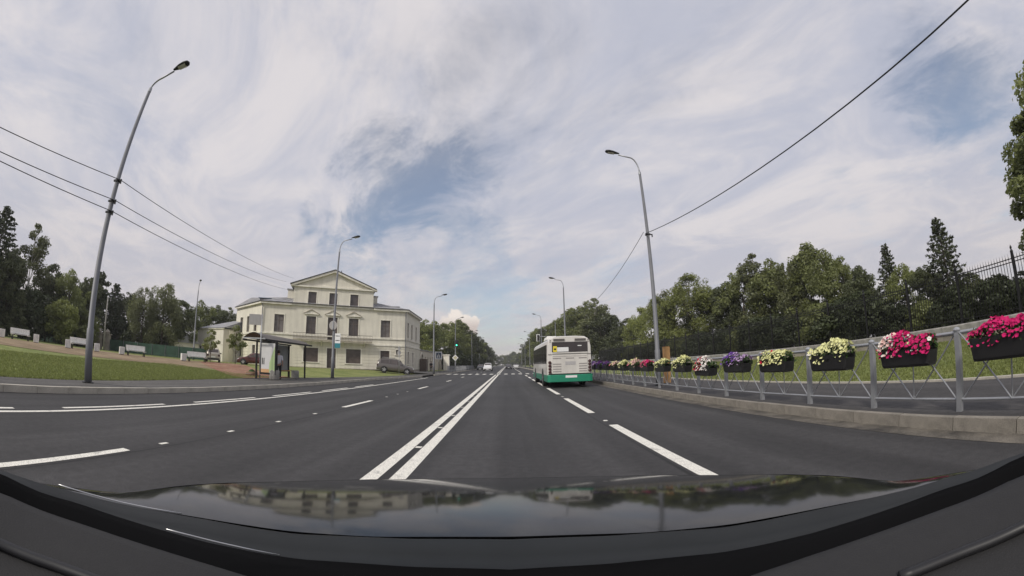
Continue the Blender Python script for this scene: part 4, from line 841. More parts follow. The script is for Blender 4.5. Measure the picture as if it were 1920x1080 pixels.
BB('dark_print', M_darksteel, -0.87, -0.76, 2.10, 2.20, -0.013, 0.002, rw)
BB('window_ledge', M_buswhite, -0.98, 1.02, 1.90, 1.97, -0.03, 0.08, bev=0.01)
for x0, x1 in ((-0.90, -0.26), (0.30, 0.94)):
    v_ = BB('top_vent', M_groove, x0, x1, 2.61, 2.73, 0.01, 0.05)
    for k in range(3): BB('vent_slat', M_darksteel, x0 + 0.02, x1 - 0.02, 2.625 + k * 0.035, 2.642 + k * 0.035, 0.004, 0.01, v_)
for z in (1.64, 1.32, 1.185, 1.045, 0.91):
    for x0, x1 in ((-0.95, -0.48), (0.51, 0.96)): BB('louvre', M_groove, x0, x1, z - 0.032, z + 0.032, -0.002, 0.02)
BB('louvre', M_groove, -0.22, 0.24, 1.61, 1.675, -0.002, 0.02); BB('panel_lip', M_groove, -0.94, 0.96, 1.74, 1.765, -0.001, 0.02)
BB('maker_badge', pm('badge_grey', (0.42, 0.41, 0.41), 0.4, 0.15, 8), -0.26, 0.32, 1.27, 1.46, -0.004, 0.02)
for s, zz in ((-1, (1.42, 1.24, 1.06, 0.885)), (1, (1.46, 1.29, 1.11, 0.94))):
    for z in zz: MB().lathe([(0.085, 0.03), (0.085, -0.015), (0.06, -0.03)], c=(s * 1.12, 0.0, z), n=14, axis='y').build('tail_light', M_tail, BUS)
for s in (-1, 1):
    for z in (2.66, 2.56): MB().lathe([(0.035, 0.06), (0.03, 0.0)], c=(s * 1.07, 0.03, z), n=10, axis='y').build('marker_light', M_tail, BUS)
b = MB(); b.prism([(-1.27, 0.05), (-1.25, -0.04), (-1.1, -0.08), (1.1, -0.08), (1.25, -0.04), (1.27, 0.05), (1.28, 0.9), (-1.28, 0.9)], 0.33, 0.735, 'z'); bp_ = b.build('bumper', M_busgreen, BUS, bevel=0.02)
BB('bumper_gap', M_darksteel, -1.2, 1.2, 0.738, 0.79, 0.0, 0.06); pl_ = BB('number_plate', M_signw, -0.27, 0.37, 0.56, 0.69, -0.092, 0.011)
for s in (-1, 1):
    b = MB().box(s * 1.262 - 0.012, s * 1.262 + 0.012, 0.9, L_ - 0.2, 0.34, 0.72); b.build('side_skirt', M_busgreen, BUS)
    for k in range(6): MB().box(s * 1.258 - 0.012, s * 1.258 + 0.012, 0.35 + k * 1.66, 0.35 + k * 1.66 + 1.58, 1.36, 2.42).build('side_window', M_busglass, BUS)
    for k in range(5): MB().box(s * 1.256 - 0.012, s * 1.256 + 0.012, 1.935 + k * 1.66, 2.005 + k * 1.66, 1.36, 2.42).build('window_pillar', M_darksteel, BUS)
    for y in (2.6, 8.4):
        MB().lathe([(0.60, s * 1.13), (0.60, s * 1.285)], c=(0, y, 0.48), n=24, axis='x').build('wheel_arch', M_black, BUS)
        w_ = MB().lathe([(0.30, s * 0.98), (0.47, s * 0.99), (0.485, s * 1.02), (0.485, s * 1.26), (0.46, s * 1.29), (0.28, s * 1.29)], c=(0, y, 0.485), n=24, axis='x').build('wheel', M_rubber, BUS, True)
        MB().lathe([(0.27, s * 1.291), (0.25, s * 1.26), (0.10, s * 1.28), (0.08, s * 1.31)], c=(0, y, 0.485), n=16, axis='x').build('rim', M_grey, w_)
MB().prism([(-0.95, 2.875), (-0.25, 2.885), (-0.30, 3.10), (-0.88, 3.10)], 3.2, 5.0, 'y').build('roof_unit', M_white, BUS, bevel=0.04)
MB().box(-0.6, 0.6, 6.5, 8.0, 2.87, 3.02).build('roof_hatch', M_white, BUS, bevel=0.04)
MB().box(-1.1, 1.1, 0.3, 10.2, 0.30, 0.40).build('underbody', M_black, BUS)

# ------------------------------------------------------------------ cars
def car(label, loc, rz, paint, L=4.4, W=1.8, H=1.5, kind='suv', tilt=0.0, group=None, name='parked_car', cat='car', lit=False):
    t = thing(name, label, cat, loc, rz, group); t.rotation_euler = (0, tilt, rz)
    hb = {'suv': 0.98, 'hatch': 0.90, 'sedan': 0.86}[kind]; gc = 0.24 if kind == 'suv' else 0.19; w = W / 2
    tail = {'suv': [(-0.50, hb - 0.20, hb - 0.02), (-0.485, hb, hb + 0.12), (-0.44, hb, H - 0.10)], 'hatch': [(-0.50, hb - 0.18, hb - 0.02), (-0.48, hb, hb + 0.10), (-0.40, hb, H - 0.08)], 'sedan': [(-0.50, hb - 0.16, hb), (-0.46, hb, hb + 0.05), (-0.31, hb, hb + 0.09), (-0.16, hb, H - 0.03)]}[kind]
    st = [(x * L, s_, z_) for x, s_, z_ in tail] + [(-0.18 * L if kind != 'sedan' else -0.05 * L, hb, H), (0.02 * L, hb, H - 0.01), (0.10 * L, hb - 0.01, H - 0.10), (0.225 * L, hb - 0.03, hb + 0.07), (0.36 * L, hb - 0.07, hb + 0.0), (0.46 * L, hb - 0.16, hb - 0.10), (0.495 * L, hb - 0.26, hb - 0.22)]
    n0 = len(tail) - 1; rows = []; info = []
    for x, zs_, zt in st:
        e = abs(x) / (L / 2); k = 1 - 0.10 * max(0, (e - 0.72) / 0.28) ** 2
        tall = zt > hb + 0.3; wt_ = w * (0.76 if tall else 0.86) * k
        half = [(0.0, gc), (w * 0.86 * k, gc), (w * 0.97 * k, gc + 0.10), (w * k, (gc + zs_) / 2 + 0.05), (w * 0.965 * k, zs_), (wt_, zt - (0.06 if tall else 0.02)), (wt_ * 0.86, zt), (0.0, zt + 0.015)]
        rows.append([(x, y, z) for y, z in half] + [(x, -y, z) for y, z in half[::-1][1:]]); info.append((x, zs_, zt, w * 0.965 * k, wt_))
    b = MB(); b.grid(rows); b.add(rows[0][:-1], [tuple(range(len(rows[0]) - 1))]); b.add(rows[-1][:-1], [tuple(range(len(rows[0]) - 1))])
    bo = b.build('body', paint, t, True); bv = bo.modifiers.new('sub', 'SUBSURF'); bv.levels = 1; bv.render_levels = 2
    def side(i0, i1, f0=0.0, f1=1.0, lo=0.12, hi=0.88, nm='side_window', M=M_glassd):
        for s in (1, -1):
            def P(i, f, h): a, b_ = info[i], info[i + 1]; x = a[0] + (b_[0] - a[0]) * f; z0 = a[1] + (b_[1] - a[1]) * f; z1 = a[2] + (b_[2] - a[2]) * f - 0.06; y0 = a[3] + (b_[3] - a[3]) * f; y1 = a[4] + (b_[4] - a[4]) * f; return (x, s * (y0 + (y1 - y0) * h + 0.006), z0 + (z1 - z0) * h)
            pts = [P(i0, f0, lo), P(i1, f1, lo), P(i1, f1, hi), P(i0, f0, hi)]; MB().add(pts + [(p[0], p[1] - s * 0.03, p[2]) for p in pts], [(0, 1, 2, 3), (0, 4, 5, 1), (1, 5, 6, 2), (2, 6, 7, 3), (3, 7, 4, 0)]).build(nm, M, t)
    side(n0, n0, 0.12, 0.97); side(n0 + 1, n0 + 1, 0.02, 0.98); side(n0 + 2, n0 + 3, 0.05, 0.55, 0.14, 0.80)
    def slab(i, j, wid, f0, f1, nm):
        a, c = info[i], info[j]
        def Q(f, s): return Vector((a[0] + (c[0] - a[0]) * f, s * (a[4] + (c[4] - a[4]) * f) * wid, a[2] + (c[2] - a[2]) * f + 0.012))
        p = [Q(f0, -1), Q(f0, 1), Q(f1, 1), Q(f1, -1)]; nrm = (p[1] - p[0]).cross(p[3] - p[0]).normalized(); nrm *= (1 if nrm.z > 0 else -1)
        MB().add([q + nrm * 0.012 for q in p] + [q - nrm * 0.02 for q in p], [(0, 1, 2, 3), (4, 7, 6, 5), (0, 4, 5, 1), (1, 5, 6, 2), (2, 6, 7, 3), (3, 7, 4, 0)]).build(nm, M_glassd, t)
    slab(n0 + 3, n0 + 4, 0.86, 0.02, 0.92, 'windscreen'); slab(n0, n0 - 1, 0.84, 0.1, 0.92, 'rear_window')
    wr = 0.35 if kind == 'suv' else 0.31
    for x in (-0.30 * L, 0.31 * L):
        for s in (1, -1):
            MB().lathe([(wr + 0.06, s * (w * 0.80)), (wr + 0.06, s * (w * 0.992))], c=(x, 0, wr + 0.01), n=22, axis='y').build('wheel_arch', M_black, t)
            wh = MB().lathe([(wr * 0.6, s * w * 0.74), (wr * 0.97, s * w * 0.76), (wr, s * w * 0.8), (wr, s * w * 0.97), (wr * 0.95, s * w * 1.005), (wr * 0.66, s * w * 1.01)], c=(x, 0, wr), n=22, axis='y').build('wheel', M_rubber, t, True)
            r5 = MB(); r5.lathe([(wr * 0.66, s * w * 0.985), (wr * 0.60, s * w * 0.975)], c=(x, 0, wr), n=20, axis='y')
            rim_ = MB()
            for q in range(5):
                a = q * 2 * math.pi / 5 + 0.3; ca, sa = math.cos(a), math.sin(a)
                rim_.add([(x + ca * 0.04 - sa * 0.035, s * w * 1.012, wr + sa * 0.04 + ca * 0.035), (x + ca * 0.04 + sa * 0.035, s * w * 1.012, wr + sa * 0.04 - ca * 0.035), (x + ca * wr * 0.64 + sa * 0.06, s * w * 1.012, wr + sa * wr * 0.64 - ca * 0.06), (x + ca * wr * 0.64 - sa * 0.06, s * w * 1.012, wr + sa * wr * 0.64 + ca * 0.06)], [(0, 1, 2, 3)])
            rim_.lathe([(0.07, s * w * 1.0), (0.06, s * w * 1.018)], c=(x, 0, wr), n=10, axis='y'); rim_.build('rim', M_rim, wh)
    for s in (1, -1):
        MB().prism([(0.44 * L, hb - 0.30), (0.492 * L, hb - 0.34), (0.475 * L, hb - 0.20), (0.43 * L, hb - 0.17)], s * w * 0.52, s * w * 0.90, 'y').build('headlight', pm('headlamp', (0.7, 0.72, 0.74), 0.1, 0.05, coat=0.5), t)
        MB().box(-0.502 * L, -0.47 * L, min(s * w * 0.62, s * w * 0.93), max(s * w * 0.62, s * w * 0.93), hb - 0.28, hb - 0.06).build('tail_light', M_tail, t)
        MB().box(0.155 * L, 0.155 * L + 0.10, min(s * w, s * (w + 0.17)), max(s * w, s * (w + 0.17)), hb + 0.02, hb + 0.17).build('mirror', M_black, t, bevel=0.02)
    for x in (-0.505 * L, 0.485 * L): MB().box(x, x + 0.06, -w * 0.80, w * 0.80, gc + 0.04, gc + 0.26).build('bumper', M_black, t, bevel=0.02)
    MB().box(-0.512 * L, -0.507 * L, -0.26, 0.26, gc + 0.32, gc + 0.43).build('number_plate', M_signw, t); MB().box(0.505 * L, 0.51 * L, -0.26, 0.26, gc + 0.12, gc + 0.23).build('number_plate', M_signw, t)
    if kind == 'suv':
        for s in (1, -1): MB().tube([(-0.38 * L, s * w * 0.66, H + 0.01), (-0.34 * L, s * w * 0.66, H + 0.06), (-0.02 * L, s * w * 0.66, H + 0.06), (0.02 * L, s * w * 0.66, H + 0.01)], 0.018, 6).build('roof_rail', M_rim, t)
    return t
P_silver = pm('paint_silver', (0.135, 0.122, 0.115), 0.3, 0.04, metal=0.4, coat=0.6); P_red = pm('paint_maroon', (0.075, 0.015, 0.015), 0.3, 0.05, coat=0.6); P_white = pm('paint_white', (0.72, 0.72, 0.71), 0.3, 0.04, coat=0.5); P_black = pm('paint_black', (0.02, 0.02, 0.022), 0.25, 0.05, coat=0.6); P_beige = pm('paint_beige', (0.42, 0.38, 0.33), 0.3, 0.04, metal=0.4, coat=0.5)
fx, fy, fz = -12.18, 47.45, 0.155; rx, ry = -14.85, 46.55; rzv = 0.40
mx_, my_ = (fx + rx) / 2, (fy + ry) / 2
car('silver grey SUV parked nose down on the slope at the mansion\'s right corner', (mx_, my_, (fz + rzv) / 2 - 0.02), math.atan2(fy - ry, fx - rx), P_silver, 4.5, 1.86, 1.72, 'suv', math.atan2(rzv - fz, 2.8))
car('beige hatchback seen from behind beside the annex', (-34.6, 39.0, ter(-34.6, 39.0) + 0.01), R(132), P_beige, 4.2, 1.78, 1.62, 'suv')
car('dark red car half hidden behind the shelter', (-29.6, 41.2, ter(-29.6, 41.2) + 0.01), R(205), P_red, 4.4, 1.76, 1.42, 'sedan')
car('white SUV coming towards the camera beyond the crossing', (-4.3, 88, 0), R(-90), P_white, 4.6, 1.9, 1.75, 'suv', name='oncoming_car', group='traffic far down the road')
car('small dark car far ahead on the road, left of the pair', (0.3, 116, 0), R(90), P_black, 4.4, 1.8, 1.45, 'sedan', name='distant_car', group='traffic far down the road')
car('small white car far ahead on the road, right of the pair', (2.6, 124, 0), R(90), P_white, 4.4, 1.8, 1.45, 'sedan', name='distant_car', group='traffic far down the road')
car('dark car parked far off by the left railing, behind the white SUV', (-7.0, 104, 0), R(-90), P_black, 4.4, 1.8, 1.5, 'hatch', name='distant_car', group='traffic far down the road')

# ------------------------------------------------------------------ people
M_skin = pm('skin', (0.45, 0.27, 0.20), 0.6, 0.08); M_shirt = pm('white_shirt', (0.66, 0.66, 0.70), 0.8, 0.08, 8); M_trs = pm('dark_trousers', (0.018, 0.018, 0.022), 0.8, 0.2, 8); M_hair = pm('dark_hair', (0.03, 0.02, 0.015), 0.6, 0.3, 20); M_dkcl = pm('dark_coat', (0.035, 0.03, 0.035), 0.8, 0.2, 8)
def skinmesh(name, verts, edges, rad, M, parent, lv=2):
    me = bpy.data.meshes.new(name); me.from_pydata(verts, edges, []); me.materials.append(M)
    o = bpy.data.objects.new(name, me); col.objects.link(o); o.parent = parent
    o.modifiers.new('skin', 'SKIN')
    for i, r_ in enumerate(rad):
        sv = me.skin_vertices[0].data[i]; sv.radius = (r_, r_) if isinstance(r_, (int, float)) else r_; sv.use_root = (i == 0)
    sb = o.modifiers.new('sub', 'SUBSURF'); sb.levels = lv; sb.render_levels = lv
    return o
def person(label, loc, rz, top, legs, stride=0.08, group='people on the left pavement', arm=0.0):
    t = thing('person', label, 'person', loc, rz, group)
    J = [(0, 0, 0.95), (0, 0, 1.12), (0, 0.01, 1.33), (0, 0, 1.45), (0, 0.01, 1.53), (0, 0.015, 1.62), (0, 0.02, 1.72)]; Rr = [0.13, 0.115, 0.135, 0.08, 0.055, 0.085, 0.065]; E_ = [(i, i + 1) for i in range(6)]
    def chain(start, pts, rs):
        p = start
        for q, r_ in zip(pts, rs): J.append(q); Rr.append(r_); E_.append((p, len(J) - 1)); p = len(J) - 1
        return p
    for s in (-1, 1):
        fwd = s * stride
        chain(0, [(s * 0.10, 0, 0.86), (s * 0.11, fwd * 0.6, 0.48), (s * 0.11, fwd - 0.02, 0.09), (s * 0.12, fwd + 0.14, 0.04)], [0.095, 0.062, 0.045, 0.035])
        ha = chain(2, [(s * 0.19, 0, 1.40), (s * 0.25, -0.02 - fwd * 0.3, 1.12), (s * 0.25, 0.10 - fwd * 0.6 + arm, 0.90)], [0.06, 0.043, 0.034])
        hp = chain(ha, [(s * 0.25, 0.13 - fwd * 0.6 + arm, 0.83)], [0.035])
        for k in range(4): chain(hp, [(s * (0.235 + 0.012 * k), 0.135 + 0.01 * k - fwd * 0.6 + arm, 0.755 + 0.008 * abs(k - 1))], [0.009])
        chain(hp, [(s * 0.215, 0.16 - fwd * 0.6 + arm, 0.80)], [0.01])
    body = skinmesh('body', J, E_, Rr, M_skin, t)
    sv, se, sr = [(0, 0, 0.88), (0, 0, 1.12), (0, 0.01, 1.33), (0, 0, 1.47)], [(0, 1), (1, 2), (2, 3)], [0.165, 0.15, 0.165, 0.08]
    for s in (-1, 1):
        n = len(sv); sv += [(s * 0.195, 0, 1.40), (s * 0.25, -0.02 - s * stride * 0.3, 1.13)]; sr += [0.078, 0.062]; se += [(2, n), (n, n + 1)]
    skinmesh('shirt', sv, se, sr, top, t)
    sv, se, sr = [(0, 0, 0.94)], [], [0.16]
    for s in (-1, 1):
        n = len(sv); f_ = s * stride; sv += [(s * 0.10, 0, 0.84), (s * 0.11, f_ * 0.6, 0.48), (s * 0.11, f_ - 0.02, 0.10)]; sr += [0.11, 0.08, 0.068]; se += [(0, n), (n, n + 1), (n + 1, n + 2)]
    skinmesh('trousers', sv, se, sr, legs, t)
    MB().lathe([(0.02, 1.79), (0.075, 1.77), (0.10, 1.70), (0.10, 1.64), (0.085, 1.60)], c=(0, -0.012, 0), n=14).build('hair', M_hair, t, True)
    for s in (-1, 1):
        MB().prism([(s * 0.12 - 0.045, f0) for f0 in (s * stride - 0.07, s * stride + 0.20)] + [(s * 0.12 + 0.045, s * stride + 0.20), (s * 0.12 + 0.045, s * stride - 0.07)], 0.0, 0.075, 'z').build('shoe', M_black, t, bevel=0.02)
        MB().lathe([(0.012, 0), (0.008, 0.006)], c=(s * 0.032, 0.105, 1.675), n=8, axis='y').build('eye', M_hair, t)
    MB().add([(-0.014, 0.10, 1.645), (0.014, 0.10, 1.645), (0, 0.13, 1.640), (0, 0.10, 1.675)], [(0, 1, 2), (0, 2, 3), (1, 3, 2)]).build('nose', M_skin, t)
    MB().box(-0.02, 0.02, 0.088, 0.096, 1.608, 1.614).build('mouth', M_tail, t)
    return t
person('person in white shirt and dark trousers standing at the bus shelter', (-13.95, 21.95, 0.155), R(25), M_shirt, M_trs, 0.03)
person('person in dark clothes walking along the street wall', (-13.0, 67.5, 0.17), R(0), M_dkcl, M_trs, 0.16)
person('person in dark coat far off on the right footpath beyond the bus', (7.6, 96, 0.175), R(180), M_dkcl, M_trs, 0.16, 'people far down the right footpath')
person('person in red top far off on the right footpath beyond the bus', (7.0, 101, 0.175), R(0), pm('red_top', (0.30, 0.05, 0.05), 0.8, 0.1), M_trs, 0.16, 'people far down the right footpath')

# ------------------------------------------------------------------ trees (unit height 1, scaled per tree)
def arr_mesh(name, V, F, mat):
    me = bpy.data.meshes.new(name); V = np.asarray(V, np.float32).reshape(-1, 3); F = np.asarray(F, np.int32); n = F.shape[1]
    me.vertices.add(len(V)); me.vertices.foreach_set('co', V.ravel()); me.loops.add(F.size); me.loops.foreach_set('vertex_index', F.ravel()); me.polygons.add(len(F)); me.polygons.foreach_set('loop_start', np.arange(0, F.size, n, dtype=np.int32)); me.polygons.foreach_set('loop_total', np.full(len(F), n, np.int32)); me.materials.append(mat); me.update(calc_edges=True); return me
def leaves(rg, C, size, aspect=0.55, up=0.3, outward=None):
    n = len(C); N = rg.normal(size=(n, 3)); N[:, 2] = np.abs(N[:, 2]) * (0.4 + up)
    if outward is not None: N += outward * 1.1
    N /= np.linalg.norm(N, axis=1)[:, None]; A = rg.normal(size=(n, 3)); A -= N * (A * N).sum(1)[:, None]; A /= np.linalg.norm(A, axis=1)[:, None]; B = np.cross(N, A)
    s = (size * rg.uniform(0.6, 1.35, n))[:, None]; a = A * s; b_ = B * s * aspect; bend = N * s * 0.18
    V = np.stack([C - a, C + b_ + bend, C + a, C - b_ + bend], 1).reshape(-1, 3); return V, np.arange(n * 4).reshape(n, 4)
def crown_decid(seed, base=0.22, rx=0.30, n_cl=74, n_leaf=9500, leaf=0.0145, shape='round', clr=(0.045, 0.095), droop=0.0):
    rg = np.random.default_rng(seed); cen = []; top = 1.0; tries = 0
    while len(cen) < n_cl and tries < 5000:
        tries += 1
        z = rg.uniform(0, 1); a = rg.uniform(0, 2 * np.pi)
        prof = {'round': np.sin(np.pi * min(z ** 0.75, 1)) ** 0.55, 'tall': (np.sin(np.pi * z ** 0.7)) ** 0.6 * (1 - 0.35 * z), 'broad': np.sqrt(max(0, 1 - (z * 1.0) ** 2.2)) * (0.7 + 0.3 * z), 'bush': np.sqrt(max(0, 1 - z ** 2))}[shape]
        r_ = rx * prof * np.sqrt(rg.uniform(0.12, 1)) * (1 + 0.18 * np.sin(3 * a + seed)); zz_ = base + (top - base) * (z * 0.93 + 0.02)
        cen.append((r_ * np.cos(a), r_ * np.sin(a), zz_))
    cen = np.array(cen); rad = rg.uniform(*clr, len(cen)); rad *= np.where(cen[:, 2] > 0.85, 0.6, 1)
    k = rg.choice(len(cen), n_leaf, p=rad ** 2 / (rad ** 2).sum()); d = rg.normal(size=(n_leaf, 3)); d /= np.linalg.norm(d, axis=1)[:, None]
    rr_ = rad[k] * rg.uniform(0.35, 1.08, n_leaf) ** 0.6; C = cen[k] + d * rr_[:, None] * np.array([1.05, 1.05, 0.8])
    if droop: C[:, 2] -= droop * rg.uniform(0, 1, n_leaf) ** 1.5 * np.linalg.norm(cen[k][:, :2], axis=1) / rx
    C[:, 2] = np.clip(C[:, 2], base * 0.55, 1.02)
    return leaves(rg, C, leaf, 0.55 if not droop else 0.3, 0.3, d), cen, rad
def tree_kind(name, seed, mat, bark=None, trunk_r=0.016, **kw):
    (V, F), cen, rad = crown_decid(seed, **kw); cm = arr_mesh(name + '_crown', V, F, mat)
    rg = np.random.default_rng(seed + 100); t = MB(); b_ = kw.get('base', 0.22); hs = [0, 0.03, b_ * 0.8, b_ + 0.25 * (1 - b_), b_ + 0.6 * (1 - b_), 0.93]
    off = [(0, 0)] + [(rg.uniform(-0.012, 0.012), rg.uniform(-0.012, 0.012)) for _ in hs[1:]]
    t.tube([(off[i][0], off[i][1], hs[i]) for i in range(len(hs))], [trunk_r * 1.35, trunk_r, trunk_r * 0.85, trunk_r * 0.6, trunk_r * 0.35, trunk_r * 0.1], 8)
    for c in cen[rg.permutation(len(cen))[:16]]:
        z0 = max(b_ * 0.7, c[2] - 0.18 - rg.uniform(0, 0.12)); i = np.searchsorted(hs, z0) - 1; i = min(max(i, 0), len(hs) - 2); f = (z0 - hs[i]) / (hs[i + 1] - hs[i]); o = [off[i][q] + (off[i + 1][q] - off[i][q]) * f for q in (0, 1)]
        mid = (o[0] + (c[0] - o[0]) * 0.55, o[1] + (c[1] - o[1]) * 0.55, z0 + (c[2] - z0) * 0.40); t.tube([(o[0], o[1], z0), mid, tuple(c)], [trunk_r * 0.38, trunk_r * 0.25, trunk_r * 0.08], 5)
    return cm, t.mesh(name + '_trunk', bark or M_bark, True)
def spruce_kind(name, seed, mat, rx=0.2, n=7500, leaf=0.020):
    rg = np.random.default_rng(seed); C, D = [], []; t = MB(); t.tube([(0, 0, 0), (0, 0, 0.4), (0, 0, 0.985)], [0.016, 0.011, 0.002], 7); nb = 150
    for i in range(nb):
        z = 0.08 + 0.9 * (i / nb) ** 1.0; L = rx * (1 - z) ** 0.75 * rg.uniform(0.65, 1.15) + 0.012; a = i * 2.4 + rg.uniform(-0.3, 0.3); m_ = max(8, int(n / nb * (0.35 + 1.3 * (1 - z)))); u = rg.uniform(0.08, 1, m_) ** 0.7
        w_ = (rg.uniform(-1, 1, m_)) * 0.24 * L * (1.15 - u); P = np.stack([np.cos(a) * u * L - np.sin(a) * w_, np.sin(a) * u * L + np.cos(a) * w_, z - 0.25 * L * u + 0.22 * L * u ** 3 + rg.normal(0, 0.006, m_)], 1); C.append(P)
        t.tube([(0, 0, z), (np.cos(a) * L * 0.9, np.sin(a) * L * 0.9, z - 0.08 * L)], [0.003, 0.001], 4)
    C = np.concatenate(C); V, F = leaves(rg, C, leaf, 0.38, 0.5); return arr_mesh(name + '_crown', V, F, mat), t.mesh(name + '_trunk', M_bark, True)
KINDS = {
    'round_a': tree_kind('round_a', 11, L_green), 'round_b': tree_kind('round_b', 12, L_green, base=0.18, rx=0.34, n_cl=80), 'dark_a': tree_kind('dark_a', 13, L_dark, base=0.10, rx=0.30, n_cl=84, n_leaf=12500), 'dark_b': tree_kind('dark_b', 14, L_dark, base=0.08, rx=0.36, n_cl=88, n_leaf=12500, shape='broad'),
    'tall_a': tree_kind('tall_a', 15, L_green, base=0.15, rx=0.24, shape='tall', n_cl=76, n_leaf=8500), 'birch': tree_kind('birch', 16, L_willow, M_birch, 0.010, base=0.25, rx=0.22, shape='tall', n_cl=58, n_leaf=5600, leaf=0.0125, clr=(0.04, 0.08)),
    'willow': tree_kind('willow', 17, L_willow, base=0.22, rx=0.34, shape='broad', n_cl=62, n_leaf=12000, leaf=0.016, clr=(0.05, 0.10), droop=0.16), 'light': tree_kind('light', 18, L_light, base=0.14, rx=0.36, shape='broad', n_cl=70, n_leaf=11500, clr=(0.05, 0.10), droop=0.08),
    'near': tree_kind('near', 19, L_green, base=0.14, rx=0.22, shape='tall', n_cl=72, n_leaf=15000, leaf=0.0115, clr=(0.035, 0.075)), 'bush_a': tree_kind('bush_a', 20, L_shaded, base=0.04, rx=0.62, shape='bush', n_cl=40, n_leaf=6000, leaf=0.036, clr=(0.14, 0.24), trunk_r=0.02), 'bush_b': tree_kind('bush_b', 21, L_green, base=0.04, rx=0.55, shape='bush', n_cl=36, n_leaf=5500, leaf=0.036, clr=(0.14, 0.24), trunk_r=0.02),
    'bush_y': tree_kind('bush_y', 22, L_light, base=0.05, rx=0.42, shape='round', n_cl=34, n_leaf=5000, leaf=0.034, clr=(0.12, 0.2), trunk_r=0.02), 'spruce_a': spruce_kind('spruce_a', 31, L_spruce, 0.26, 5200, 0.017), 'spruce_b': spruce_kind('spruce_b', 32, L_spruce, 0.32, 6200, 0.017),
    'pine': tree_kind('pine', 23, L_spruce, base=0.42, rx=0.22, shape='tall', n_cl=26, n_leaf=4500, leaf=0.018, clr=(0.06, 0.10), trunk_r=0.013), 'sapling': tree_kind('sapling', 24, L_green, base=0.38, rx=0.27, n_cl=17, n_leaf=800, leaf=0.030, clr=(0.06, 0.10), trunk_r=0.011)}
tr = random.Random(5)
def tree(kind, x, y, z, h, label, group, name='tree', cat='tree', wide=1.0):
    t = thing(name, label, cat, (x, y, z - 0.05), tr.uniform(0, 6.28), group); cm, tm = KINDS[kind]; s = (h * wide, h * wide, h)
    inst('crown', cm, t, sc=s); inst('trunk', tm, t, sc=s); return t
LT = [(-80, 58, 18, 'dark_a', 1), (-76, 60, 16.5, 'spruce_b', 1.25), (-72.2, 62, 15.2, 'spruce_b', 1.35), (-67.6, 60, 14.0, 'birch', 1.0), (-70, 54, 9.5, 'dark_b', 1), (-64.5, 64, 10.2, 'dark_a', 1), (-61.8, 62, 9.6, 'round_b', 1), (-59.4, 68, 10.0, 'dark_b', 1), (-57.8, 70, 11.2, 'pine', 1.2), (-55.6, 72, 10.3, 'spruce_a', 1.5), (-53.6, 70, 9.2, 'dark_b', 1), (-51.6, 66, 10.2, 'willow', 0.85), (-48.8, 66, 11.4, 'willow', 0.95), (-46.2, 68, 8.8, 'dark_a', 1.2), (-43.6, 84, 11.2, 'round_a', 1), (-41.3, 88, 11.2, 'dark_b', 1), (-39.6, 90, 11.2, 'birch', 1.1), (-37.5, 98, 11, 'round_b', 1)]
for i, (az, d, h, k, wd) in enumerate(LT):
    x, y = polar(az, d); kindw = {'spruce_a': 'spruce', 'spruce_b': 'dark spruce', 'birch': 'airy birch', 'willow': 'drooping willow', 'pine': 'sparse pine'}.get(k, 'leafy tree'); tree(k, x, y, 0.6, h, f'{kindw} in the left park, {ORD[i]} from the left edge', 'trees of the left park', wide=wd)
for i, (az, d, h, k) in enumerate([(-79, 50, 6.5, 'bush_a'), (-74, 52, 6, 'bush_a'), (-70, 56, 6.5, 'bush_a'), (-66, 56, 5.5, 'bush_a'), (-62.3, 54, 5.0, 'bush_y'), (-60, 60, 5.0, 'bush_b'), (-55, 68, 5, 'bush_a'), (-50, 68, 4.6, 'bush_a'), (-46.5, 72, 4.5, 'bush_a')]):
    x, y = polar(az, d); tree(k, x, y, 0.55, h, 'yellow green shrub before the dark trees on the left' if k == 'bush_y' else f'dark undergrowth shrub below the left park trees, {ORD[i]} from the left', 'shrubs of the left park', 'shrub', 'shrub')
for (az, d, h, lab) in ((-42.0, 42.0, 3.3, 'slender street sapling by the beige hatchback'), (-38.5, 47.3, 4.4, 'bushy street sapling before the mansion\'s left wing')):
    x, y = polar(az, d); tree('sapling', x, y, ter(x, y), h, lab, 'street saplings', 'sapling', 'sapling', 0.95)
LS = [(-13.4, 98, 12.5, 'dark_b'), (-11.9, 90, 11.6, 'round_a'), (-10.3, 93, 11.6, 'round_b'), (-9.0, 101, 12.0, 'light'), (-7.9, 108, 13.0, 'round_b'), (-6.9, 116, 14.8, 'tall_a'), (-6.1, 128, 13.8, 'dark_a'), (-5.4, 142, 13.8, 'dark_b'), (-4.8, 158, 13.6, 'round_b'), (-4.2, 178, 14.2, 'dark_a'), (-3.6, 205, 13.8, 'dark_b'), (-3.0, 235, 13, 'dark_a'), (-2.5, 275, 12.5, 'dark_b')]
for i, (az, d, h, k) in enumerate(LS):
    x, y = polar(az, d); tree(k, x, y, 0.1, h, f'leafy street tree left of the road beyond the mansion, {ORD[i]} by distance', 'trees left of the far road', wide=1.15)
for i, (az, d, h, k) in enumerate([(-8.3, 92, 5, 'bush_a'), (-7.0, 100, 5, 'bush_a'), (-5.9, 112, 5, 'bush_a'), (-5.0, 130, 5, 'bush_a'), (-4.2, 150, 5, 'bush_a')]):
    x, y = polar(az, d); tree(k, x, y, 0.1, h, f'dark shrub under the far left street trees, {ORD[i]} by distance', 'shrubs left of the far road', 'shrub', 'shrub')
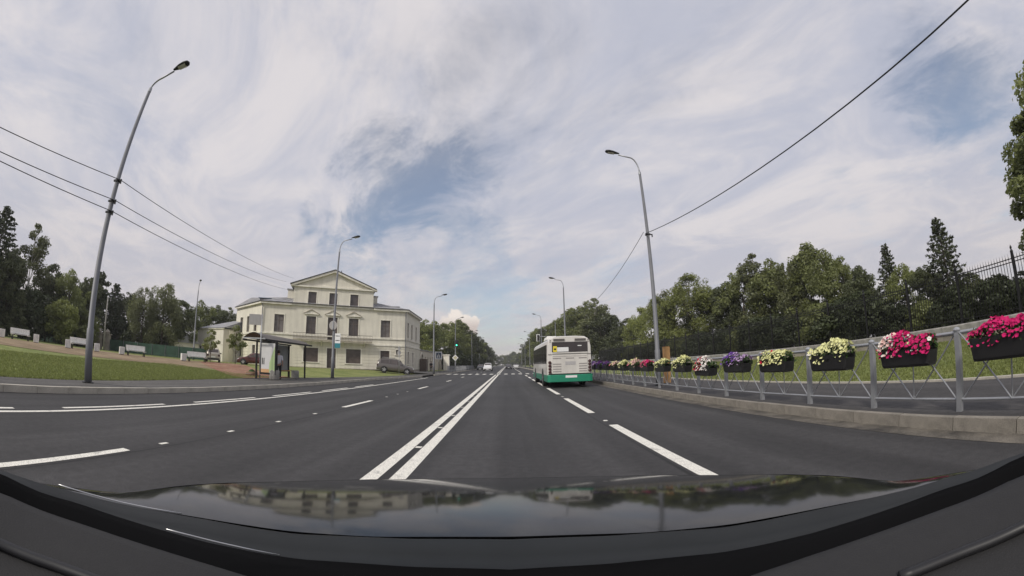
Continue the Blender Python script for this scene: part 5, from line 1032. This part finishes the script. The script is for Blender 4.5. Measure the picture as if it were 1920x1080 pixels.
for i, (az, d, h, k) in enumerate([(-1.6, 400, 11, 'dark_a'), (-0.7, 420, 12, 'round_b'), (0.1, 440, 13, 'dark_b'), (0.9, 410, 15, 'dark_a'), (1.6, 380, 13, 'round_b'), (2.2, 330, 12, 'dark_b')]):
    x, y = polar(az, d); tree(k, x, y, 0, h, f'hazy tree closing the far end of the road, {ORD[i]} from the left', 'trees at the end of the road', wide=1.6)
RS = [(2.7, 270, 13, 'dark_a'), (3.1, 225, 14, 'round_b'), (3.6, 195, 15, 'dark_b'), (4.2, 172, 17, 'tall_a'), (5.0, 155, 16, 'round_a'), (5.8, 140, 15.2, 'dark_b'), (6.9, 122, 14.8, 'tall_a'), (8.1, 112, 14, 'dark_a'), (9.6, 104, 15.5, 'round_b'), (11.3, 98, 16.6, 'round_a'), (12.7, 92, 16.4, 'birch'), (13.9, 90, 13, 'dark_b'), (15.6, 82, 9.8, 'spruce_a'), (17.4, 78, 9.6, 'dark_a'), (19.3, 74, 11, 'light')]
for i, (az, d, h, k) in enumerate(RS):
    x, y = polar(az, d); tree(k, x, y, 0.2, h, f'{"spruce" if k == "spruce_a" else "leafy tree"} right of the road beyond the bus, {ORD[i]} counted from the far end', 'trees right of the far road', wide=1.15 if k != 'birch' else 1.3)
RP = [(21.6, 60, 9.6, 'light', 1.1), (24.0, 60, 11.2, 'willow', 1.25), (26.6, 56, 11.8, 'light', 1.35), (30.0, 57, 9.5, 'dark_a', 1.2), (31.8, 52, 9.6, 'dark_b', 1), (34.0, 50, 10.4, 'round_b', 0.9), (36.0, 49, 12.0, 'birch', 1.25), (38.6, 48, 10.8, 'round_a', 1), (41.0, 46, 10.3, 'willow', 0.9), (43.8, 45, 11.2, 'tall_a', 1.1), (46.0, 43, 9.6, 'round_b', 0.9), (48.3, 41, 8.2, 'round_a', 0.95), (50.6, 38, 6.6, 'dark_a', 1), (54.8, 34, 7.1, 'spruce_a', 1.1), (56.6, 33, 5.2, 'round_b', 1.1), (59.5, 31, 4.6, 'dark_b', 1.1), (62.6, 30, 7.2, 'spruce_b', 1.1), (65.5, 31, 3.4, 'dark_a', 1.5), (69.0, 30, 2.9, 'dark_b', 1.5), (72.5, 29, 2.6, 'dark_a', 1.6), (78.6, 26.5, 10.6, 'near', 1.4), (85, 29, 14, 'round_a', 1.0)]
for i, (az, d, h, k, wd) in enumerate(RP):
    x, y = polar(az, d); kw_ = {'spruce_a': 'slim spruce', 'spruce_b': 'pointed spruce', 'birch': 'airy birch', 'willow': 'drooping willow', 'light': 'light green tree', 'near': 'tall near tree'}.get(k, 'leafy tree')
    tree(k, x, y, 1.15, h, f'{kw_} behind the iron fence on the right, {ORD[len(RP) - 1 - i]} from the right edge', 'trees of the right park', wide=wd)
bi = 0
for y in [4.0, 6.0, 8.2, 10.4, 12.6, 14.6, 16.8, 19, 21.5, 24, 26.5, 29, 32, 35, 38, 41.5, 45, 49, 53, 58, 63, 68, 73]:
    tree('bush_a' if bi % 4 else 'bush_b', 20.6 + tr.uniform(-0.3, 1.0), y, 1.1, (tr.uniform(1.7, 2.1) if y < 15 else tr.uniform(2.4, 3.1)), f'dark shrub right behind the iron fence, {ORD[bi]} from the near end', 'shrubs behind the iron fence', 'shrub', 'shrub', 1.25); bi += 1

# grass blades on the near lawns
def blades(name, n, sampler, zf, size, label):
    rg = np.random.default_rng(3 if 'left' in name else 4); XY = sampler(rg, n); Zs = np.array([zf(a, b_) for a, b_ in XY]); a = rg.uniform(0, 6.28, n); h = size * rg.uniform(0.5, 1.4, n); w_ = 0.010 + 0.010 * rg.random(n); ln = rg.normal(0, 0.4, (n, 2)) * h[:, None]
    base = np.stack([XY[:, 0], XY[:, 1], Zs], 1); dx = np.stack([np.cos(a) * w_, np.sin(a) * w_, np.zeros(n)], 1); tip = base + np.stack([ln[:, 0], ln[:, 1], h], 1)
    V = np.stack([base - dx, base + dx, tip], 1).reshape(-1, 3); me = arr_mesh(name, V, np.arange(n * 3).reshape(n, 3), L_blade); o = bpy.data.objects.new(name, me); col.objects.link(o); tag(o, label, 'grass', None, 'stuff')
def smp_left(rg, n):
    Y = rg.uniform(3, 24, n); d = rg.uniform(0, 1, n) ** 1.3 * 10; return np.stack([np.interp(Y, EY, EX) - d, Y], 1)
def smp_right(rg, n):
    return np.stack([9.75 + 8.2 * rg.uniform(0, 1, n), 2 + 34 * rg.uniform(0, 1, n) ** 1.4], 1)
blades('left_grass', 90000, smp_left, ter, 0.06, 'short mown grass of the left lawn')
blades('right_grass', 90000, smp_right, lambda x, y: rter(x), 0.06, 'short mown grass of the right lawn')

# ------------------------------------------------------------------ the camera's own car: bonnet, cowl and dashboard
P_car = pm('bonnet_paint', (0.016, 0.017, 0.018), 0.085, 0.25, 9.0, spec=0.36, fine=0.2); M_cowl = pm('cowl_plastic', (0.016, 0.018, 0.019), 0.5, 0.15, 6.0, spec=0.2); M_dash = pm('dash_plastic', (0.016, 0.0155, 0.016), 0.7, 0.08, 40.0, bump=0.15); M_seam = pm('dash_seam', (0.012, 0.012, 0.014), 0.5, 0.1)
OC = thing('own_car', 'black bonnet and grey dashboard of the camera\'s car at the bottom edge', 'car', (0, 0.9, 0.0))
oc = lambda p: (p[0], p[1] - 0.9, p[2])
HA = [0, 20, 32, 40, 46, 55, 62, 70]
hf_d = [2.00, 1.98, 1.72, 1.42, 1.27, 1.12, 1.05, 1.03]; hf_t = [0.290, 0.289, 0.293, 0.295, 0.300, 0.318, 0.302, 0.284]
hr_d = [0.84, 0.86, 0.90, 0.94, 0.97, 1.00, 1.00, 1.01]; hr_t = [0.461, 0.452, 0.428, 0.398, 0.375, 0.343, 0.310, 0.287]
rows = []
for j in range(41):
    q = j / 40; row = []
    for i in range(57):
        az = -70 + 2.5 * i; a = abs(az); df, tf, dr, t_r = [float(np.interp(a, HA, v_)) for v_ in (hf_d, hf_t, hr_d, hr_t)]
        zf, zr2 = CAM_H - tf * df, CAM_H - t_r * dr; x, y = polar(az, dr + (df - dr) * q); row.append(oc((x, y, zr2 + (zf - zr2) * q ** 1.55)))
    rows.append(row)
bo_ = MB().grid(rows).build('bonnet', P_car, OC, True)
sm_ = bo_.modifiers.new('smooth', 'SMOOTH'); sm_.factor = 0.5; sm_.iterations = 6
MB().grid([[(p[0] * (1 + q[0]), p[1] + q[0] * 0.8, max(p[2] - q[1], 0.2)) for p in rows[-1]] for q in ((0, 0), (0.02, 0.04), (0.04, 0.15), (0.05, 0.4), (0.03, 0.75))]).build('wing_and_fascia', P_car, OC, True)
for s in (-1, 1):
    w_ = MB().lathe([(0.2, s * 0.70), (0.32, s * 0.72), (0.33, s * 0.75), (0.33, s * 0.90), (0.2, s * 0.92)], c=(0, 0.45, 0.33), n=24, axis='x').build('wheel', M_rubber, OC, True)
def ring(az, tab_d, tab_t, keys):
    a = abs(az); d = float(np.interp(a, keys, tab_d)); t = float(np.interp(a, keys, tab_t)); x, y = polar(az, d); return oc((x, y, CAM_H - t * d))
KA = [0, 15, 31, 37, 44, 51, 57, 61, 65.5, 68, 71, 80, 88]
outer = lambda az: ring(az, [0.83, 0.84, 0.89, 0.92, 0.955, 0.97, 0.98, 0.985, 0.99, 1.0, 1.01, 1.03, 1.05], [0.463, 0.455, 0.432, 0.412, 0.384, 0.358, 0.336, 0.317, 0.298, 0.285, 0.27, 0.235, 0.21], KA)
midr = lambda az: ring(az, [0.70, 0.71, 0.75, 0.77, 0.80, 0.83, 0.86, 0.88, 0.90, 0.91, 0.93, 0.96, 0.98], [0.556, 0.540, 0.510, 0.487, 0.453, 0.411, 0.373, 0.346, 0.324, 0.305, 0.280, 0.240, 0.215], KA)
inner = lambda az: ring(az, [0.58, 0.59, 0.63, 0.66, 0.69, 0.73, 0.77, 0.80, 0.83, 0.85, 0.87, 0.90, 0.92], [0.80, 0.74, 0.61, 0.56, 0.506, 0.455, 0.412, 0.384, 0.355, 0.336, 0.312, 0.268, 0.24], KA)
azs = [-88 + 2 * k for k in range(89)]
def loft(fs, nsub=1): return [[f(a) for a in azs] for f in fs]
def lerpf(f, g, t, dz=0): return lambda az: tuple(Vector(f(az)).lerp(Vector(g(az)), t) + Vector((0, 0, dz)))
MB().grid(loft([lerpf(outer, midr, 0, -0.06), lerpf(outer, midr, 0.0), lerpf(outer, midr, 0.12, 0.006), lerpf(outer, midr, 0.5, -0.004), lerpf(outer, midr, 0.88, -0.012), midr])).build('cowl', M_cowl, OC, True)
MB().grid(loft([lerpf(midr, inner, 0.0, -0.012), lerpf(midr, inner, 0.08, 0.010), lerpf(midr, inner, 0.35, 0.004), lerpf(midr, inner, 0.8, -0.010), lerpf(midr, inner, 1.0, -0.02)])).build('windscreen_seal', pm('matt_seal', (0.004, 0.004, 0.0045), 0.9, 0.1, spec=0.08), OC, True)
tl = lambda f, a0, a1, r_, dz, n=20: MB().tube([tuple(Vector(f(a0 + (a1 - a0) * k / n)) + Vector((0, 0, dz))) for k in range(n + 1)], r_, 6)
def strip(pts, r_, d):
    q = []
    for az, t_ in pts: x, y = polar(az, d); q.append(oc((x, y, CAM_H - t_ * d)))
    return MB().tube(q, r_, 6)
strip([(-63.3, 0.2965), (-60, 0.314), (-55, 0.338), (-51, 0.354), (-47, 0.368)], 0.0013, 0.90).build('bonnet_edge_highlight', M_rim, OC, True)  # thin bright tube drawn for the highlight line along the bonnet edge
strip([(-49.5, 0.405), (-46, 0.425), (-40, 0.458), (-34, 0.488)], 0.0012, 0.70).build('seal_highlight', M_rim, OC, True)  # same for the highlight line on the windscreen seal moulding
dash_in = lambda az: oc((0.16 * math.sin(R(az)) * 3.2, 0.02 + 0.10 * math.cos(R(az)), 0.96))
MB().grid(loft([lerpf(inner, dash_in, 0, -0.05), inner, lerpf(inner, dash_in, 0.06, 0.005), lerpf(inner, dash_in, 0.25, 0.006), lerpf(inner, dash_in, 0.6, 0.0), dash_in])).build('dashboard', M_dash, OC, True)
tl(lerpf(inner, dash_in, 0.33, 0.010), -84, -52, 0.010, 0.0).build('dash_seam', M_seam, OC, True); tl(lerpf(inner, dash_in, 0.33, 0.010), 52, 84, 0.010, 0.0).build('dash_seam', M_seam, OC, True)

# ------------------------------------------------------------------ thin summer haze
hz = MB().box(-260, 260, -60, 520, -1.2, 24.0).build('haze', [])
hz['kind'] = 'stuff'; hz['label'] = 'thin pale summer haze in the air'; hz['category'] = 'haze'
hm = bpy.data.materials.new('haze_air'); hm.use_nodes = True; hn = hm.node_tree; hn.nodes.clear()
ho = hn.nodes.new('ShaderNodeOutputMaterial'); hv = hn.nodes.new('ShaderNodeVolumePrincipled'); hv.inputs['Color'].default_value = (0.93, 0.95, 0.97, 1); hv.inputs['Density'].default_value = 0.0005; hv.inputs['Anisotropy'].default_value = 0.2
hn.links.new(hv.outputs[0], ho.inputs['Volume']); hz.data.materials.append(hm)
scene.cycles.volume_bounces = 0
